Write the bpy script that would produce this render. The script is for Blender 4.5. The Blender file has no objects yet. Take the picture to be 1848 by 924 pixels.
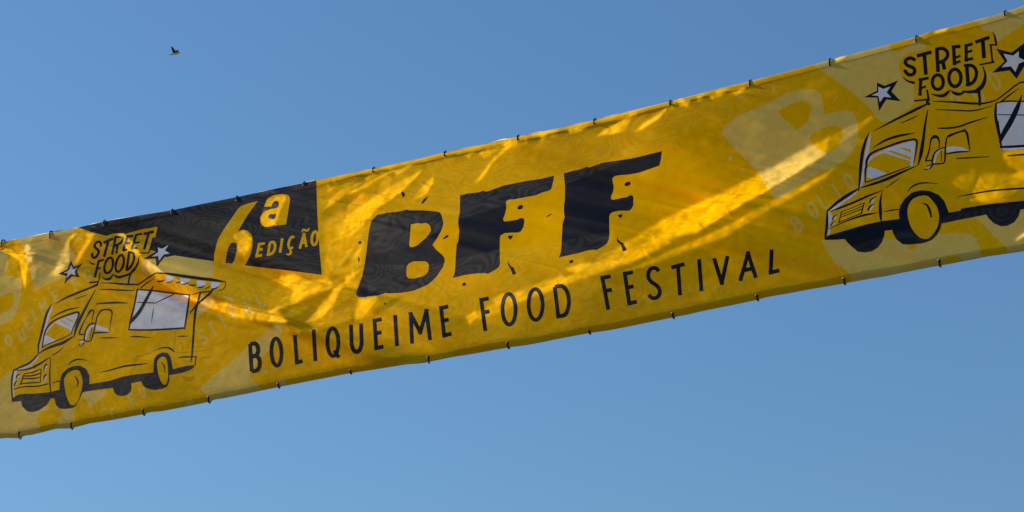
import bpy, math
import numpy as np
from mathutils import Vector
from mathutils.geometry import delaunay_2d_cdt

SC = bpy.context.scene
COL = SC.collection
RNG = np.random.default_rng(7)

# ------------------------------------------------------------------ camera, sky, sun, exposure
PITCH = math.radians(21.3)
FPX = 85 / 36 * 1848            # focal length in photo pixels
CAM = np.array([0, 0, 1.6])
FW = np.array([0, math.cos(PITCH), math.sin(PITCH)])
RT = np.array([1.0, 0, 0])
UP = np.array([0, -math.sin(PITCH), math.cos(PITCH)])
DIST = 12.7                     # metres to the middle of the banner
ANG = math.radians(61)
ES = np.array([math.sin(ANG), -math.cos(ANG), 0])     # along the banner, towards the right
EN = np.array([-math.cos(ANG), -math.sin(ANG), 0])    # banner normal, towards the street side we stand on
P0 = CAM + FW * DIST
SUN_EL = math.radians(24)
SUN_B = math.radians(7.6)       # how far the low sun stands in front of the banner's plane
SUN = (math.cos(SUN_EL) * (-math.cos(SUN_B) * ES + math.sin(SUN_B) * EN)) + np.array([0, 0, math.sin(SUN_EL)])

cam = bpy.data.cameras.new('camera')
cam.lens = 85
cam.sensor_width = 36
cam.clip_end = 20000
camo = bpy.data.objects.new('camera', cam)
camo.location = CAM
camo.rotation_euler = (math.pi / 2 + PITCH, 0, 0)
COL.objects.link(camo)
SC.camera = camo

W = bpy.data.worlds.new("World")
SC.world = W
W.use_nodes = True
sky = W.node_tree.nodes.new('ShaderNodeTexSky')
sky.sky_type = 'NISHITA'
sky.sun_disc = False
sky.sun_elevation = SUN_EL
sky.sun_rotation = math.atan2(SUN[0], SUN[1])
sky.altitude = 50
sky.air_density = 1.6
sky.dust_density = 0.3
sky.ozone_density = 8.5
bg = W.node_tree.nodes['Background']
bg.inputs[1].default_value = 0.06
W.node_tree.links.new(sky.outputs[0], bg.inputs[0])

sl = bpy.data.lights.new('sun', 'SUN')
sl.energy = 4.1
sl.angle = math.radians(0.5)
sl.color = (1.0, 0.84, 0.62)
so = bpy.data.objects.new('sun', sl)
so.rotation_euler = Vector(SUN).to_track_quat('Z', 'Y').to_euler()
COL.objects.link(so)

SC.view_settings.view_transform = 'Standard'
SC.view_settings.look = 'None'
SC.view_settings.gamma = 1
SC.view_settings.exposure = 1.07

# ------------------------------------------------------------------ materials
def new_mat(name):
    m = bpy.data.materials.new(name)
    m.use_nodes = True
    nt = m.node_tree
    return m, nt, nt.nodes['Principled BSDF']

def print_mat(name, col, line, amt, rough=0.55, AMIN=0.0, spec=0.0):
    """vinyl print: flat ink with faint printed wood graining and a painted-in reflection (masked by the 'grain' attribute), satin gloss, fine creases"""
    m, nt, b = new_mat(name)
    N, L = nt.nodes.new, nt.links.new
    uv = N('ShaderNodeUVMap')
    mp = N('ShaderNodeMapping'); mp.inputs['Scale'].default_value = (1.0, 2.0, 1)
    mp.inputs['Rotation'].default_value = (0, 0, -0.08)
    L(uv.outputs[0], mp.inputs[0])
    no = N('ShaderNodeTexNoise'); no.inputs['Scale'].default_value = 2.3
    no.inputs['Detail'].default_value = 2.0; no.inputs['Roughness'].default_value = 0.35
    L(mp.outputs[0], no.inputs[0])
    mu = N('ShaderNodeMath'); mu.operation = 'MULTIPLY'; mu.inputs[1].default_value = 150
    L(no.outputs[0], mu.inputs[0])
    si = N('ShaderNodeMath'); si.operation = 'SINE'; L(mu.outputs[0], si.inputs[0])
    rm = N('ShaderNodeMapRange'); rm.inputs[1].default_value = -1; rm.inputs[2].default_value = 1
    rm.inputs[3].default_value = AMIN; rm.inputs[4].default_value = 1.0
    L(si.outputs[0], rm.inputs[0])
    n2 = N('ShaderNodeTexNoise'); n2.inputs['Scale'].default_value = 4.0; n2.inputs['Detail'].default_value = 3
    L(uv.outputs[0], n2.inputs[0])
    r2 = N('ShaderNodeMapRange'); r2.inputs[1].default_value = 0.3; r2.inputs[2].default_value = 0.7
    r2.inputs[3].default_value = 0.45; r2.inputs[4].default_value = 1.0
    L(n2.outputs[0], r2.inputs[0])
    at = N('ShaderNodeAttribute'); at.attribute_name = 'grain_sheen'
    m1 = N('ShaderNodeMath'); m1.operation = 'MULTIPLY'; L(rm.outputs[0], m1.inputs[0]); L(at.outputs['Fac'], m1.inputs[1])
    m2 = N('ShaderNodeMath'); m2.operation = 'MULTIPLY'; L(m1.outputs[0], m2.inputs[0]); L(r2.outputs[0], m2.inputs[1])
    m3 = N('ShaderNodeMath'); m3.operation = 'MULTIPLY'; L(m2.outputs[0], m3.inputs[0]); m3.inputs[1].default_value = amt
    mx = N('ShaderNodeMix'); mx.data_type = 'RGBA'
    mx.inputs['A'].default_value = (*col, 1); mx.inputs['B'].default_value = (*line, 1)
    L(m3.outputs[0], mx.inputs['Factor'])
    L(mx.outputs['Result'], b.inputs['Base Color'])
    b.inputs['Roughness'].default_value = rough
    b.inputs['Specular IOR Level'].default_value = spec
    # fine creases of the vinyl
    n3 = N('ShaderNodeTexNoise'); n3.inputs['Scale'].default_value = 22; n3.inputs['Detail'].default_value = 4
    L(uv.outputs[0], n3.inputs[0])
    bp = N('ShaderNodeBump'); bp.inputs['Strength'].default_value = 0.25; bp.inputs['Distance'].default_value = 0.002
    L(n3.outputs[0], bp.inputs['Height']); L(bp.outputs[0], b.inputs['Normal'])
    return m

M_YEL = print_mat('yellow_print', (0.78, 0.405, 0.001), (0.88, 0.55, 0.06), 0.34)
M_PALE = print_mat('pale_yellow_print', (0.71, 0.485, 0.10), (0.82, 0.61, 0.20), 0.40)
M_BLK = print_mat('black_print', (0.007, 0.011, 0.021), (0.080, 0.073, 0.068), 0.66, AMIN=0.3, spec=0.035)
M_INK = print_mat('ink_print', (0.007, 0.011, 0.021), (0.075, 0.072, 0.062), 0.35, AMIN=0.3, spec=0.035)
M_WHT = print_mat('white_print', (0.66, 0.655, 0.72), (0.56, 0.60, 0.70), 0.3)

def plain_mat(name, col, rough=0.5, metal=0.0, noise=0.15, scale=40, spec=0.4):
    m, nt, b = new_mat(name)
    N, L = nt.nodes.new, nt.links.new
    tc = N('ShaderNodeTexCoord')
    no = N('ShaderNodeTexNoise'); no.inputs['Scale'].default_value = scale; no.inputs['Detail'].default_value = 4
    L(tc.outputs['Object'], no.inputs[0])
    mx = N('ShaderNodeMix'); mx.data_type = 'RGBA'
    mx.inputs['A'].default_value = (*[c * (1 - noise) for c in col], 1)
    mx.inputs['B'].default_value = (*[min(1, c * (1 + noise)) for c in col], 1)
    L(no.outputs[0], mx.inputs['Factor']); L(mx.outputs['Result'], b.inputs['Base Color'])
    b.inputs['Roughness'].default_value = rough; b.inputs['Metallic'].default_value = metal
    b.inputs['Specular IOR Level'].default_value = spec
    return m

M_TIE = plain_mat('black_nylon', (0.006, 0.006, 0.009), 0.7, spec=0.05)
M_CABLE = plain_mat('dark_cable', (0.02, 0.02, 0.022), 0.5)
M_STEEL = plain_mat('nickel', (0.16, 0.15, 0.145), 0.55, 0.5)
M_BACK = plain_mat('vinyl_back', (0.60, 0.50, 0.30), 0.5, 0, 0.05, 6)
M_GROUND = plain_mat('dark_asphalt', (0.06, 0.058, 0.055), 0.9, 0, 0.25, 0.6)
M_FEATHER = plain_mat('dark_feathers', (0.035, 0.030, 0.026), 0.7, 0, 0.3, 60)

# ------------------------------------------------------------------ photo pixel -> point on the hanging cloth
def ray(px):
    return FW[None] * FPX + np.outer(px[:, 0] - 924, RT) - np.outer(px[:, 1] - 462, UP)

DS, DZ = 0.005, 0.0036
S_MIN, S_MAX, Z_MIN, Z_MAX = -4.15, 3.45, 5.45, 7.35
NS = int((S_MAX - S_MIN) / DS) + 1
NZ = int((Z_MAX - Z_MIN) / DZ) + 1
GS = S_MIN + DS * np.arange(NS)
GZ = Z_MIN + DZ * np.arange(NZ)
H = np.zeros((NS, NZ)); GH_S = np.zeros((NS, NZ)); GH_Z = np.zeros((NS, NZ))

def samp(F, s, z):
    a = np.clip((s - S_MIN) / DS, 0, NS - 1.001); b = np.clip((z - Z_MIN) / DZ, 0, NZ - 1.001)
    i = a.astype(int); j = b.astype(int); a = a - i; b = b - j
    return (F[i, j] * (1 - a) * (1 - b) + F[i + 1, j] * a * (1 - b) + F[i, j + 1] * (1 - a) * b + F[i + 1, j + 1] * a * b)

def px2sz(px, it=9):
    px = np.asarray(px, float).reshape(-1, 2)
    d = ray(px)
    den = d @ EN; ds_ = d @ ES; dz_ = d[:, 2]
    t = ((P0 - CAM) @ EN) / den
    for _ in range(it):                    # Newton steps along the sight line
        P = CAM + d * t[:, None]
        s = (P - P0) @ ES; z = P[:, 2]
        f = (P - P0) @ EN - samp(H, s, z)
        g = den - samp(GH_S, s, z) * ds_ - samp(GH_Z, s, z) * dz_
        g = np.where(np.abs(g) < .35 * np.abs(den), .35 * den, g)
        t = t - .85 * f / g
    P = CAM + d * t[:, None]
    return (P - P0) @ ES, P[:, 2]

def sz2px(s, z, h):
    P = P0[None] * [1, 1, 0] + s[:, None] * ES + h[:, None] * EN
    P[:, 2] = z
    d = P - CAM
    w = d @ FW
    return np.stack([924 + FPX * (d @ RT) / w, 462 - FPX * (d @ UP) / w], 1)

def sz2world(s, z, h):
    P = P0[None] * [1, 1, 0] + s[:, None] * ES + h[:, None] * EN
    P[:, 2] = z
    return P

TOP = np.array([(-130, 464), (-60, 449), (0, 437), (45, 429), (90, 420), (140, 411), (190, 399), (250, 389), (310, 379.5), (370, 367), (430, 355), (500, 340),
                (570, 325.5), (640, 311), (676, 303.5), (740, 290), (803, 275), (870, 261), (936, 246), (1005, 232), (1073, 216.5),
                (1147, 198), (1210, 183), (1300, 159.5), (1353, 147), (1440, 124), (1497, 108.5), (1518, 102), (1535, 98.5), (1565, 90.5), (1603, 80.5),
                (1650, 68), (1662, 64), (1678, 57), (1696, 53.5), (1714, 49.5), (1735, 44), (1752, 39.5), (1790, 29), (1812, 22.5), (1848, 10.5),
                (1900, -7), (1980, -32)], float)
BOT = np.array([(-130, 817), (-60, 803), (0, 791), (15, 790), (32, 790.5), (46, 785.5), (56, 784.5), (75, 780), (100, 773.5), (125, 773), (142, 769), (160, 764), (200, 758), (257, 747.5),
                (270, 743.5), (290, 742), (340, 732.5), (376, 725), (388, 720.5), (400, 719), (450, 709), (505, 697.5), (516, 695.5), (575, 684), (632, 673), (650, 670.5),
                (710, 661), (776, 650), (790, 647.5), (842, 640), (880, 633.5), (918, 626), (936, 623.5), (1000, 612), (1065, 600.5), (1100, 595.5), (1160, 583.5), (1215, 572),
                (1242, 566.5), (1300, 554), (1366, 540), (1380, 536), (1440, 525), (1521, 511.5), (1540, 508), (1622, 492), (1694, 479),
                (1740, 469), (1784, 461), (1800, 459), (1848, 452), (1900, 443), (1980, 428)], float)
X0, X1 = -100.0, 1950.0
ytop = lambda x: np.interp(x, TOP[:, 0], TOP[:, 1])
ybot = lambda x: np.interp(x, BOT[:, 0], BOT[:, 1])

# ------------------------------------------------------------------ the folds: where the wind-blown vinyl turns towards the low sun
# (slope towards the sun at places of the cloth; solved below for a real relief)
BASE = [(-60, 640, .09), (0, 600, .095), (60, 560, .10), (200, 640, .10), (100, 720, .08), (330, 470, .12), (420, 640, .095), (300, 715, .075), (40, 760, .09), (450, 690, .07),
        (100, 440, .10), (240, 400, .06), (300, 560, .10), (700, 320, .14), (700, 420, .18), (620, 600, .12), (700, 650, .075), (560, 670, .08), (900, 270, .14), (900, 360, .18), (1000, 420, .20),
        (820, 470, .19), (700, 560, .16), (900, 540, .15), (850, 620, .075), (960, 590, .065), (1150, 300, .165), (1230, 320, .14), (1250, 220, .075), (1330, 200, .06), (1400, 150, .045),
        (1350, 300, .085), (1400, 250, .06), (1350, 480, .055), (1250, 530, .05), (1120, 570, .05), (1550, 150, .03), (1700, 100, .02), (1600, 300, .045), (1700, 450, .025),
        (1800, 300, .035), (1500, 450, .04), (1900, 200, .02), (1900, 400, .02), (1000, 240, .11), (1100, 240, .11), (1400, 480, .045)]
LIT = [  # (points, slope, softness in px, [(edge index, softness)])
    ([(-30, 440), (0, 447), (18, 449), (23, 454), (32, 455), (42, 451), (46, 440), (54, 443), (55, 449), (51, 456), (63, 456), (56, 472), (51, 480), (48, 500), (46, 526), (41, 506), (36, 480), (35, 469), (31, 466), (14, 459), (0, 453), (-30, 450)], .42, 2.5),
    ([(143, 415), (127, 420), (120, 431), (108, 450), (103, 470), (84, 501), (108, 500), (125, 478), (126, 462), (125, 442), (128, 433), (141, 420)], .36, 12, range(7, 12)),
    ([(153, 420), (173, 421), (165, 435), (150, 460), (140, 479), (133, 480), (138, 462), (151, 440), (156, 428)], .38, 4),
    ([(248, 456), (258, 463), (284, 482), (300, 496), (340, 514), (370, 532), (380, 538), (414, 547), (454, 556), (482, 562), (503, 550), (511, 553), (507, 562), (522, 578), (519, 587), (500, 585), (465, 584), (422, 575), (380, 560), (345, 545), (310, 525), (280, 505), (262, 488), (250, 470)], .42, 14, range(1, 10)),
    ([(203, 420), (226, 421), (232, 430), (242, 437), (246, 448), (256, 457), (252, 468), (240, 457), (228, 454), (222, 440), (215, 428)], .38, 4),
    ([(418, 424), (440, 414), (456, 430), (452, 452), (440, 464), (428, 455), (427, 438)], .34, 5),
    ([(468, 395), (480, 360), (505, 350), (517, 354), (505, 385), (497, 410), (475, 410)], .32, 4),
    # the long fold running down to the left of the big B
    ([(576, 400), (610, 372), (640, 380), (664, 398), (660, 470), (642, 498), (600, 502), (583, 495)], .27, 26),
    ([(768, 300), (745, 311), (712, 328), (680, 346), (650, 368), (622, 392), (606, 416), (600, 440), (630, 432), (660, 402), (680, 379), (722, 350), (750, 322)], .43, 15, range(8, 13)),
    ([(733, 297), (705, 306), (672, 322), (636, 340), (618, 354), (644, 346), (668, 334), (692, 318), (720, 304)], .34, 5, range(4, 9)),
    ([(662, 325), (640, 330), (612, 342), (592, 360), (586, 378), (604, 366), (624, 350)], .30, 5),
    ([(590, 334), (606, 330), (600, 342), (586, 352)], .32, 4),
    ([(784, 314), (782, 331), (770, 352), (748, 364), (737, 367), (751, 346), (768, 327)], .36, 8, range(0, 4)),
    ([(936, 249), (920, 258), (892, 280), (877, 300), (864, 318), (854, 333), (868, 325), (879, 310), (886, 297), (899, 284), (916, 268)], .36, 5, range(5, 11)),
    ([(1211, 186), (1200, 194), (1180, 209), (1160, 222), (1138, 242), (1155, 236), (1176, 224), (1190, 214), (1202, 201)], .40, 7, range(5, 10)),
    ([(1139, 203), (1128, 210), (1108, 222), (1085, 236), (1072, 248), (1100, 244), (1126, 238), (1136, 222), (1144, 206)], .34, 5),
    ([(1230, 183), (1250, 177), (1243, 187), (1243, 195), (1236, 193)], .34, 2.5),
    ([(1276, 172), (1291, 167), (1287, 181), (1281, 177)], .34, 2),
    ([(1320, 167), (1335, 160), (1345, 156), (1344, 161), (1336, 165), (1345, 167), (1325, 171)], .30, 2),
    ([(1213, 187), (1219, 187), (1221, 190), (1216, 192)], .34, 1.5),
    ([(833, 281), (840, 283), (846, 288), (850, 280), (861, 271), (850, 272)], .32, 2.5),
    ([(862, 276), (874, 270), (890, 270), (884, 280), (872, 287)], .28, 3),
    ([(944, 243), (958, 245), (975, 248), (1000, 240), (1008, 232), (980, 238), (960, 240)], .30, 2.5),
    ([(1020, 236), (1050, 228), (1064, 226), (1050, 236), (1030, 243)], .26, 3),
    ([(700, 304), (716, 306), (735, 297), (748, 294), (735, 307), (715, 316)], .28, 3),
    ([(560, 505), (590, 500), (606, 506), (596, 522), (560, 533), (530, 553), (520, 549), (528, 524), (508, 515), (488, 505), (505, 497), (530, 492)], .36, 7),
    ([(600, 505), (628, 497), (656, 482), (645, 495), (630, 510), (618, 512)], .40, 4),
    ([(595, 514), (624, 513), (612, 530), (604, 548), (586, 570), (552, 588), (550, 582), (570, 560), (580, 535)], .36, 5),
    ([(646, 537), (690, 531), (672, 555), (655, 575), (640, 582), (638, 565)], .32, 6),
    ([(486, 586), (520, 584), (552, 596), (540, 604), (505, 600)], .20, 7),
    # the broad band from the right star down to the lettering
    ([(1620, 166), (1575, 200), (1530, 224), (1480, 254), (1484, 282), (1540, 246), (1590, 206)], .13, 9),
    ([(1500, 238), (1480, 250), (1460, 258), (1400, 292), (1350, 319), (1300, 344), (1250, 365), (1200, 388), (1160, 410), (1100, 450), (1060, 468), (1110, 462), (1160, 447), (1205, 437), (1250, 425), (1280, 407), (1330, 376), (1390, 341), (1440, 311), (1490, 280)], .32, 22, range(14, 20)),
    ([(1470, 256), (1400, 292), (1350, 319), (1300, 344), (1250, 365), (1190, 394), (1170, 425), (1180, 440), (1250, 425), (1280, 407), (1330, 376), (1390, 341), (1440, 311), (1460, 292)], .42, 20, range(8, 13)),
    ([(1520, 292), (1450, 330), (1400, 356), (1330, 394), (1300, 410), (1260, 428), (1180, 462), (1100, 500), (1160, 486), (1225, 462), (1304, 433), (1312, 430), (1350, 406), (1420, 366), (1490, 325)], .24, 12),
    ([(830, 590), (860, 560), (910, 535), (960, 508), (1040, 490), (1100, 458), (1190, 405), (1215, 440), (1140, 478), (1060, 503), (990, 530), (940, 548), (900, 568), (848, 582)], .28, 13),
    ([(1008, 485), (1050, 474), (1110, 470), (1160, 450), (1200, 442), (1160, 466), (1090, 484), (1040, 496)], .36, 7),
    ([(838, 572), (858, 560), (862, 570), (848, 588)], .36, 4),
    ([(885, 540), (905, 528), (935, 527), (915, 540), (895, 552)], .30, 5),
    # crumple on the right lorry
    ([(1768, 318), (1756, 345), (1750, 361), (1772, 366), (1790, 369), (1815, 365), (1838, 344), (1880, 318), (1880, 260), (1803, 262), (1790, 290)], .16, 8),
    ([(1770, 258), (1790, 230), (1801, 228), (1804, 262), (1790, 280)], .12, 8),
    ([(1774, 300), (1766, 320), (1755, 348), (1747, 370), (1751, 371), (1759, 349), (1771, 321)], .30, 2),
    ([(1764, 320), (1768, 320), (1784, 342), (1780, 343)], .28, 2),
    ([(1700, 355), (1722, 338), (1724, 342), (1704, 358)], .16, 4),
    ([(1812, 446), (1822, 430), (1860, 404), (1860, 420), (1832, 438), (1820, 447)], .34, 5),
    ([(1503, 108), (1516, 101.5), (1530, 98), (1524, 105), (1516, 109), (1506, 110)], .42, 2),
    ([(1684, 59), (1688, 54), (1716, 48), (1706, 56), (1690, 60)], .55, 2),
]
DARK = [  # pockets of shade just below the hem and inside the folds
    ([(590, 330), (640, 320), (676, 309), (664, 318), (630, 330), (592, 340)], .03, 4),
    ([(805, 279), (860, 266), (932, 250), (900, 262), (860, 272), (830, 277), (808, 284)], .04, 3),
    ([(1076, 222), (1140, 205), (1206, 189), (1160, 205), (1120, 214), (1080, 230)], .03, 3),
    ([(1215, 186), (1260, 174), (1350, 152), (1340, 158), (1290, 170), (1240, 182)], .02, 3),
    ([(523, 549), (560, 536), (592, 520), (610, 512), (600, 530), (580, 552), (555, 578), (545, 570)], .07, 5),
    ([(620, 468), (640, 440), (655, 424), (650, 450), (630, 480), (606, 490)], .14, 6),
    ([(594, 502), (606, 494), (628, 500), (622, 511), (598, 513)], .09, 3),
    ([(270, 500), (330, 540), (420, 580), (480, 592), (440, 600), (340, 570), (280, 530)], .05, 8),
    ([(680, 555), (720, 530), (735, 535), (700, 560), (668, 580), (655, 588)], .08, 5),
    ([(1100, 500), (1200, 470), (1300, 440), (1300, 452), (1200, 490), (1120, 512)], .03, 8),
]

def seg_dist(P, a, b):
    d = b - a; L = max(d @ d, 1e-9)
    t = np.clip(((P - a) @ d) / L, 0, 1)
    q = P - a - t[:, None] * d
    return np.sqrt((q * q).sum(1))

def winding(P, poly):
    w = np.zeros(len(P), int)
    x, y = P[:, 0], P[:, 1]
    n = len(poly)
    for i in range(n):
        ax, ay = poly[i]; bx, by = poly[(i + 1) % n]
        c = (bx - ax) * (y - ay) - (x - ax) * (by - ay)
        w += ((ay <= y) & (by > y) & (c > 0)).astype(int)
        w -= ((ay > y) & (by <= y) & (c < 0)).astype(int)
    return w

def blend(E, P, items):
    for pts, val, soft, *hard in items:
        hard = hard[0] if hard else ()
        pts = np.array(pts, float)
        lo = pts.min(0) - 1; hi = pts.max(0) + 1
        k = np.nonzero((P[:, 0] > lo[0]) & (P[:, 0] < hi[0]) & (P[:, 1] > lo[1]) & (P[:, 1] < hi[1]))[0]
        if not len(k): continue
        k = k[winding(P[k], pts) != 0]
        if not len(k): continue
        d = np.full(len(k), 1e9)
        n = len(pts)
        for i in range(n):
            d = np.minimum(d, seg_dist(P[k], pts[i], pts[(i + 1) % n]) / (2.0 if i in hard else soft))
        t = np.clip(d, 0, 1); t = t * t * (3 - 2 * t)
        E[k] += (val - E[k]) * t

FACET = [  # stretches where the stiff vinyl has broken into flat facets: (outline, strength, facet size px)
    ([(572, 330), (690, 305), (775, 298), (745, 345), (690, 382), (668, 410), (660, 500), (690, 530), (655, 590), (600, 600), (500, 604), (470, 560), (490, 500), (580, 496), (575, 420)], .05, 24),
    ([(1000, 480), (1100, 440), (1200, 385), (1400, 300), (1410, 330), (1280, 410), (1200, 440), (1100, 490), (980, 540), (860, 590), (840, 575), (900, 530)], .03, 18),
    ([(-60, 430), (140, 412), (176, 420), (130, 490), (80, 510), (40, 530), (-60, 520)], .03, 22),
    ([(1690, 330), (1760, 230), (1900, 220), (1900, 340), (1820, 372), (1740, 378), (1690, 365)], .035, 26),
    ([(600, 318), (1350, 140), (1350, 168), (1100, 240), (940, 275), (800, 305), (600, 350)], .03, 14),
]
def facets(E, P, outline, amp, size, seed):
    pts = np.array(outline, float)
    lo, hi = pts.min(0), pts.max(0)
    k = np.nonzero((P[:, 0] > lo[0]) & (P[:, 0] < hi[0]) & (P[:, 1] > lo[1]) & (P[:, 1] < hi[1]))[0]
    k = k[winding(P[k], pts) != 0]
    d = np.full(len(k), 1e9)
    for i in range(len(pts)):
        d = np.minimum(d, seg_dist(P[k], pts[i], pts[(i + 1) % len(pts)]))
    m = np.clip(d / 14, 0, 1)
    r = np.random.default_rng(seed)
    c, s_ = math.cos(.85), math.sin(.85)      # facets are drawn out along the pull of the cloth
    Q = np.stack([(P[k, 0] * c - P[k, 1] * s_) / 2.1, P[k, 0] * s_ + P[k, 1] * c], 1) / size
    Q = Q + .25 * np.sin(Q[:, ::-1] * 1.7 + seed)
    cell = np.floor(Q).astype(int); c0 = cell.min(0) - 2; nn = cell.max(0) - c0 + 4
    off = r.random((*nn, 2)); val = r.standard_normal(nn)
    best = np.full(len(k), 1e9); bv = np.zeros(len(k))
    for a in (-1, 0, 1):
        for b in (-1, 0, 1):
            g = cell + (a, b); gi = g - c0
            q = g + off[gi[:, 0], gi[:, 1]]
            dd = ((Q - q) ** 2).sum(1)
            w = dd < best
            best = np.where(w, dd, best); bv = np.where(w, val[gi[:, 0], gi[:, 1]], bv)
    E[k] += amp * np.clip(bv, -1.4, 1.8) * m

def creases(E, P, lit, n, seed):
    """short sharp storage creases, mostly where the low light rakes the vinyl"""
    r = np.random.default_rng(seed)
    w = .04 + lit
    w = w * ((P[:, 0] > -20) & (P[:, 0] < 1870))
    idx = r.choice(len(P), n, p=w / w.sum())
    for q in idx:
        c = P[q]; L = r.uniform(7, 30); a = r.choice([-.9, -.5, .6, 1.4]) + r.normal(0, .35)
        d = np.array([math.cos(a), math.sin(a)]); nn = np.array([-d[1], d[0]])
        k = np.nonzero((np.abs(P[:, 0] - c[0]) < L) & (np.abs(P[:, 1] - c[1]) < L))[0]
        u = (P[k] - c) @ d; v = (P[k] - c) @ nn
        t = np.clip(1 - (2 * u / L) ** 2, 0, 1)
        E[k] += r.uniform(.06, .16) * (.25 + lit[q]) * t * np.exp(-(v / 3.0) ** 2) * np.clip(v / 1.2, -1, 1)

def fnoise(sx, sz, seed):
    """smooth random field with correlation lengths sx, sz in metres"""
    r = np.random.default_rng(seed)
    n = r.standard_normal((NS, NZ))
    kx = np.fft.fftfreq(NS, DS)[:, None] * 2 * np.pi; kz = np.fft.fftfreq(NZ, DZ)[None] * 2 * np.pi
    f = np.fft.ifft2(np.fft.fft2(n) * np.exp(-(kx * sx) ** 2 / 2 - (kz * sz) ** 2 / 2)).real
    return f / f.std()

gs2, gz2 = np.meshgrid(GS, GZ, indexing='ij')
LS, LZ, LN = SUN @ ES, SUN[2], SUN @ EN
crk = np.abs(fnoise(.022, .016, 3)) - .8
crk2 = np.abs(fnoise(.05, .03, 4)) - .8
crk3 = np.abs(fnoise(.012, .009, 8)) - .8
puck = fnoise(.016, .020, 9)
wav = fnoise(.16, .09, 5)
mid = fnoise(.05, .05, 6)
EL = None
for rep in range(3):
    P = sz2px(gs2.ravel(), gz2.ravel(), H.ravel())
    # smooth base
    num = np.zeros(len(P)); den = np.zeros(len(P))
    for bx, by, bv in BASE:
        w = 1.0 / (((P[:, 0] - bx) ** 2 + (P[:, 1] - by) ** 2) / 60.0 ** 2 + .25) ** 1.6
        num += w * bv; den += w
    E = num / den
    Eb = E.copy()
    blend(E, P, [(p, v, w * .6, *r_) for p, v, w, *r_ in LIT])
    blend(E, P, DARK)
    for fi, (fo, fa, fs_) in enumerate(FACET): facets(E, P, fo, fa, fs_, 11 + fi)
    lit = np.clip((E - Eb) / .25, 0, 1)
    creases(E, P, lit, 260, 21)
    lit = lit.reshape(NS, NZ)
    E = E.reshape(NS, NZ)
    # hem height below the top edge / above the bottom edge, in metres
    topz = np.interp(GS, *[v for v in px2sz(TOP)])
    botz = np.interp(GS, *[v for v in px2sz(BOT)])
    dt = topz[:, None] - gz2; db = gz2 - botz[:, None]
    inside = (dt > 0) & (db > 0)
    px_s = P[:, 0].reshape(NS, NZ)
    # puckers below the welded hem, storage creases, and the flatter hem strips themselves
    band = np.clip((dt - .012) / .004, 0, 1) * np.clip((.060 - dt) / .035, 0, 1)
    pk = np.interp(px_s, [-100, 100, 560, 600, 1330, 1380, 2000], [.15, .25, .2, 1, 1, .25, .15])
    E = E + band * pk * (.34 * np.clip(puck - .55, 0, .9) - .05)
    E = E + (lit * .075 + .010) * (crk + crk2 + .6 * crk3) + lit * mid * .02 + wav * .006 + mid * .003
    E = E * np.where(db < .048, .62, 1) * np.where((dt < .034) & (pk < .5), .8, 1)
    E = np.maximum(E, .012)
    # solve  l . grad h = LN - E   (smoothest relief that faces the sun as wanted), refined a few times
    pad = 128
    tgt = E.copy()
    for sub in range(7):
        R = np.where(inside, tgt - tgt[inside].mean(), 0)
        Rp = np.pad(R, ((pad, pad), (pad, pad)))
        if sub == 0:
            k1 = np.fft.fftfreq(Rp.shape[0], DS)[:, None] * 2 * np.pi; k2 = np.fft.fftfreq(Rp.shape[1], DZ)[None] * 2 * np.pi
            kl = LS * k1 + LZ * k2; kp = -LZ * k1 + LS * k2
            resp = np.conj(1j * kl) / (kl ** 2 + .0025 * kp ** 2 + .10) * np.exp(-((k1 ** 2 + k2 ** 2) * .0012 ** 2) / 2)
        h = np.fft.ifft2(-np.fft.fft2(Rp) * resp).real[pad:-pad, pad:-pad]
        hs_, hz_ = np.gradient(h, DS, axis=0), np.gradient(h, DZ, axis=1)
        nl = (LN - LS * hs_ - LZ * hz_) / np.sqrt(1 + hs_ ** 2 + hz_ ** 2)
        tgt = tgt + np.where(inside, np.clip(.45 * (E - nl), -.06, .08), 0)
    Em = E[inside].mean()
    # pull the hollows tight: no fold may stand so high that it throws its shadow across the next stretch of cloth
    sh = abs(LZ / LS) * DS / DZ
    LI = math.hypot(LS, LZ)
    drop = .62 * LN / LI * DS * LI / abs(LS)
    jj = np.clip(np.arange(NZ) + sh, 0, NZ - 1.001); j0 = jj.astype(int); jf = jj - j0
    up = np.where(topz - .012 > Z_MIN, topz - .012, Z_MAX)
    for i in range(1, NS):
        u = h[i - 1, j0] * (1 - jf) + h[i - 1, j0 + 1] * jf - drop
        okr = (GZ + sh * DZ < up[i - 1]) & (GZ > botz[i] - .01)
        h[i] = np.where(okr, np.maximum(h[i], u), h[i])
    gk = np.exp(-((np.fft.fftfreq(NS, DS)[:, None] * 2 * np.pi) ** 2 + (np.fft.fftfreq(NZ, DZ)[None] * 2 * np.pi) ** 2) * .0028 ** 2 / 2)
    h = np.fft.ifft2(np.fft.fft2(h) * gk).real
    h -= h[inside].mean()
    # hems: the edges are rolled round the support cables
    amt = np.interp(px_s, [-100, 560, 620, 1250, 1400, 2000], [.3, .35, 1, 1, .35, .3])
    r = .020
    h = h - amt * (np.clip(r - dt, 0, r) ** 2) / (2 * r) * 1.0
    h = h + .0035 * amt * np.clip(1 - np.abs(dt - .028) / .012, 0, 1) ** 2
    rb = .03
    h = h - (np.clip(rb - db, 0, rb) ** 2) / (2 * rb) * .9
    H = h
    GH_S = np.gradient(H, DS, axis=0); GH_Z = np.gradient(H, DZ, axis=1)
print('mean E', Em, 'LN', LN, 'h range', H[inside].min(), H[inside].max(), 'top sag', topz.min(), topz.max())
GH_S = np.gradient(H, DS, axis=0); GH_Z = np.gradient(H, DZ, axis=1)

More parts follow.
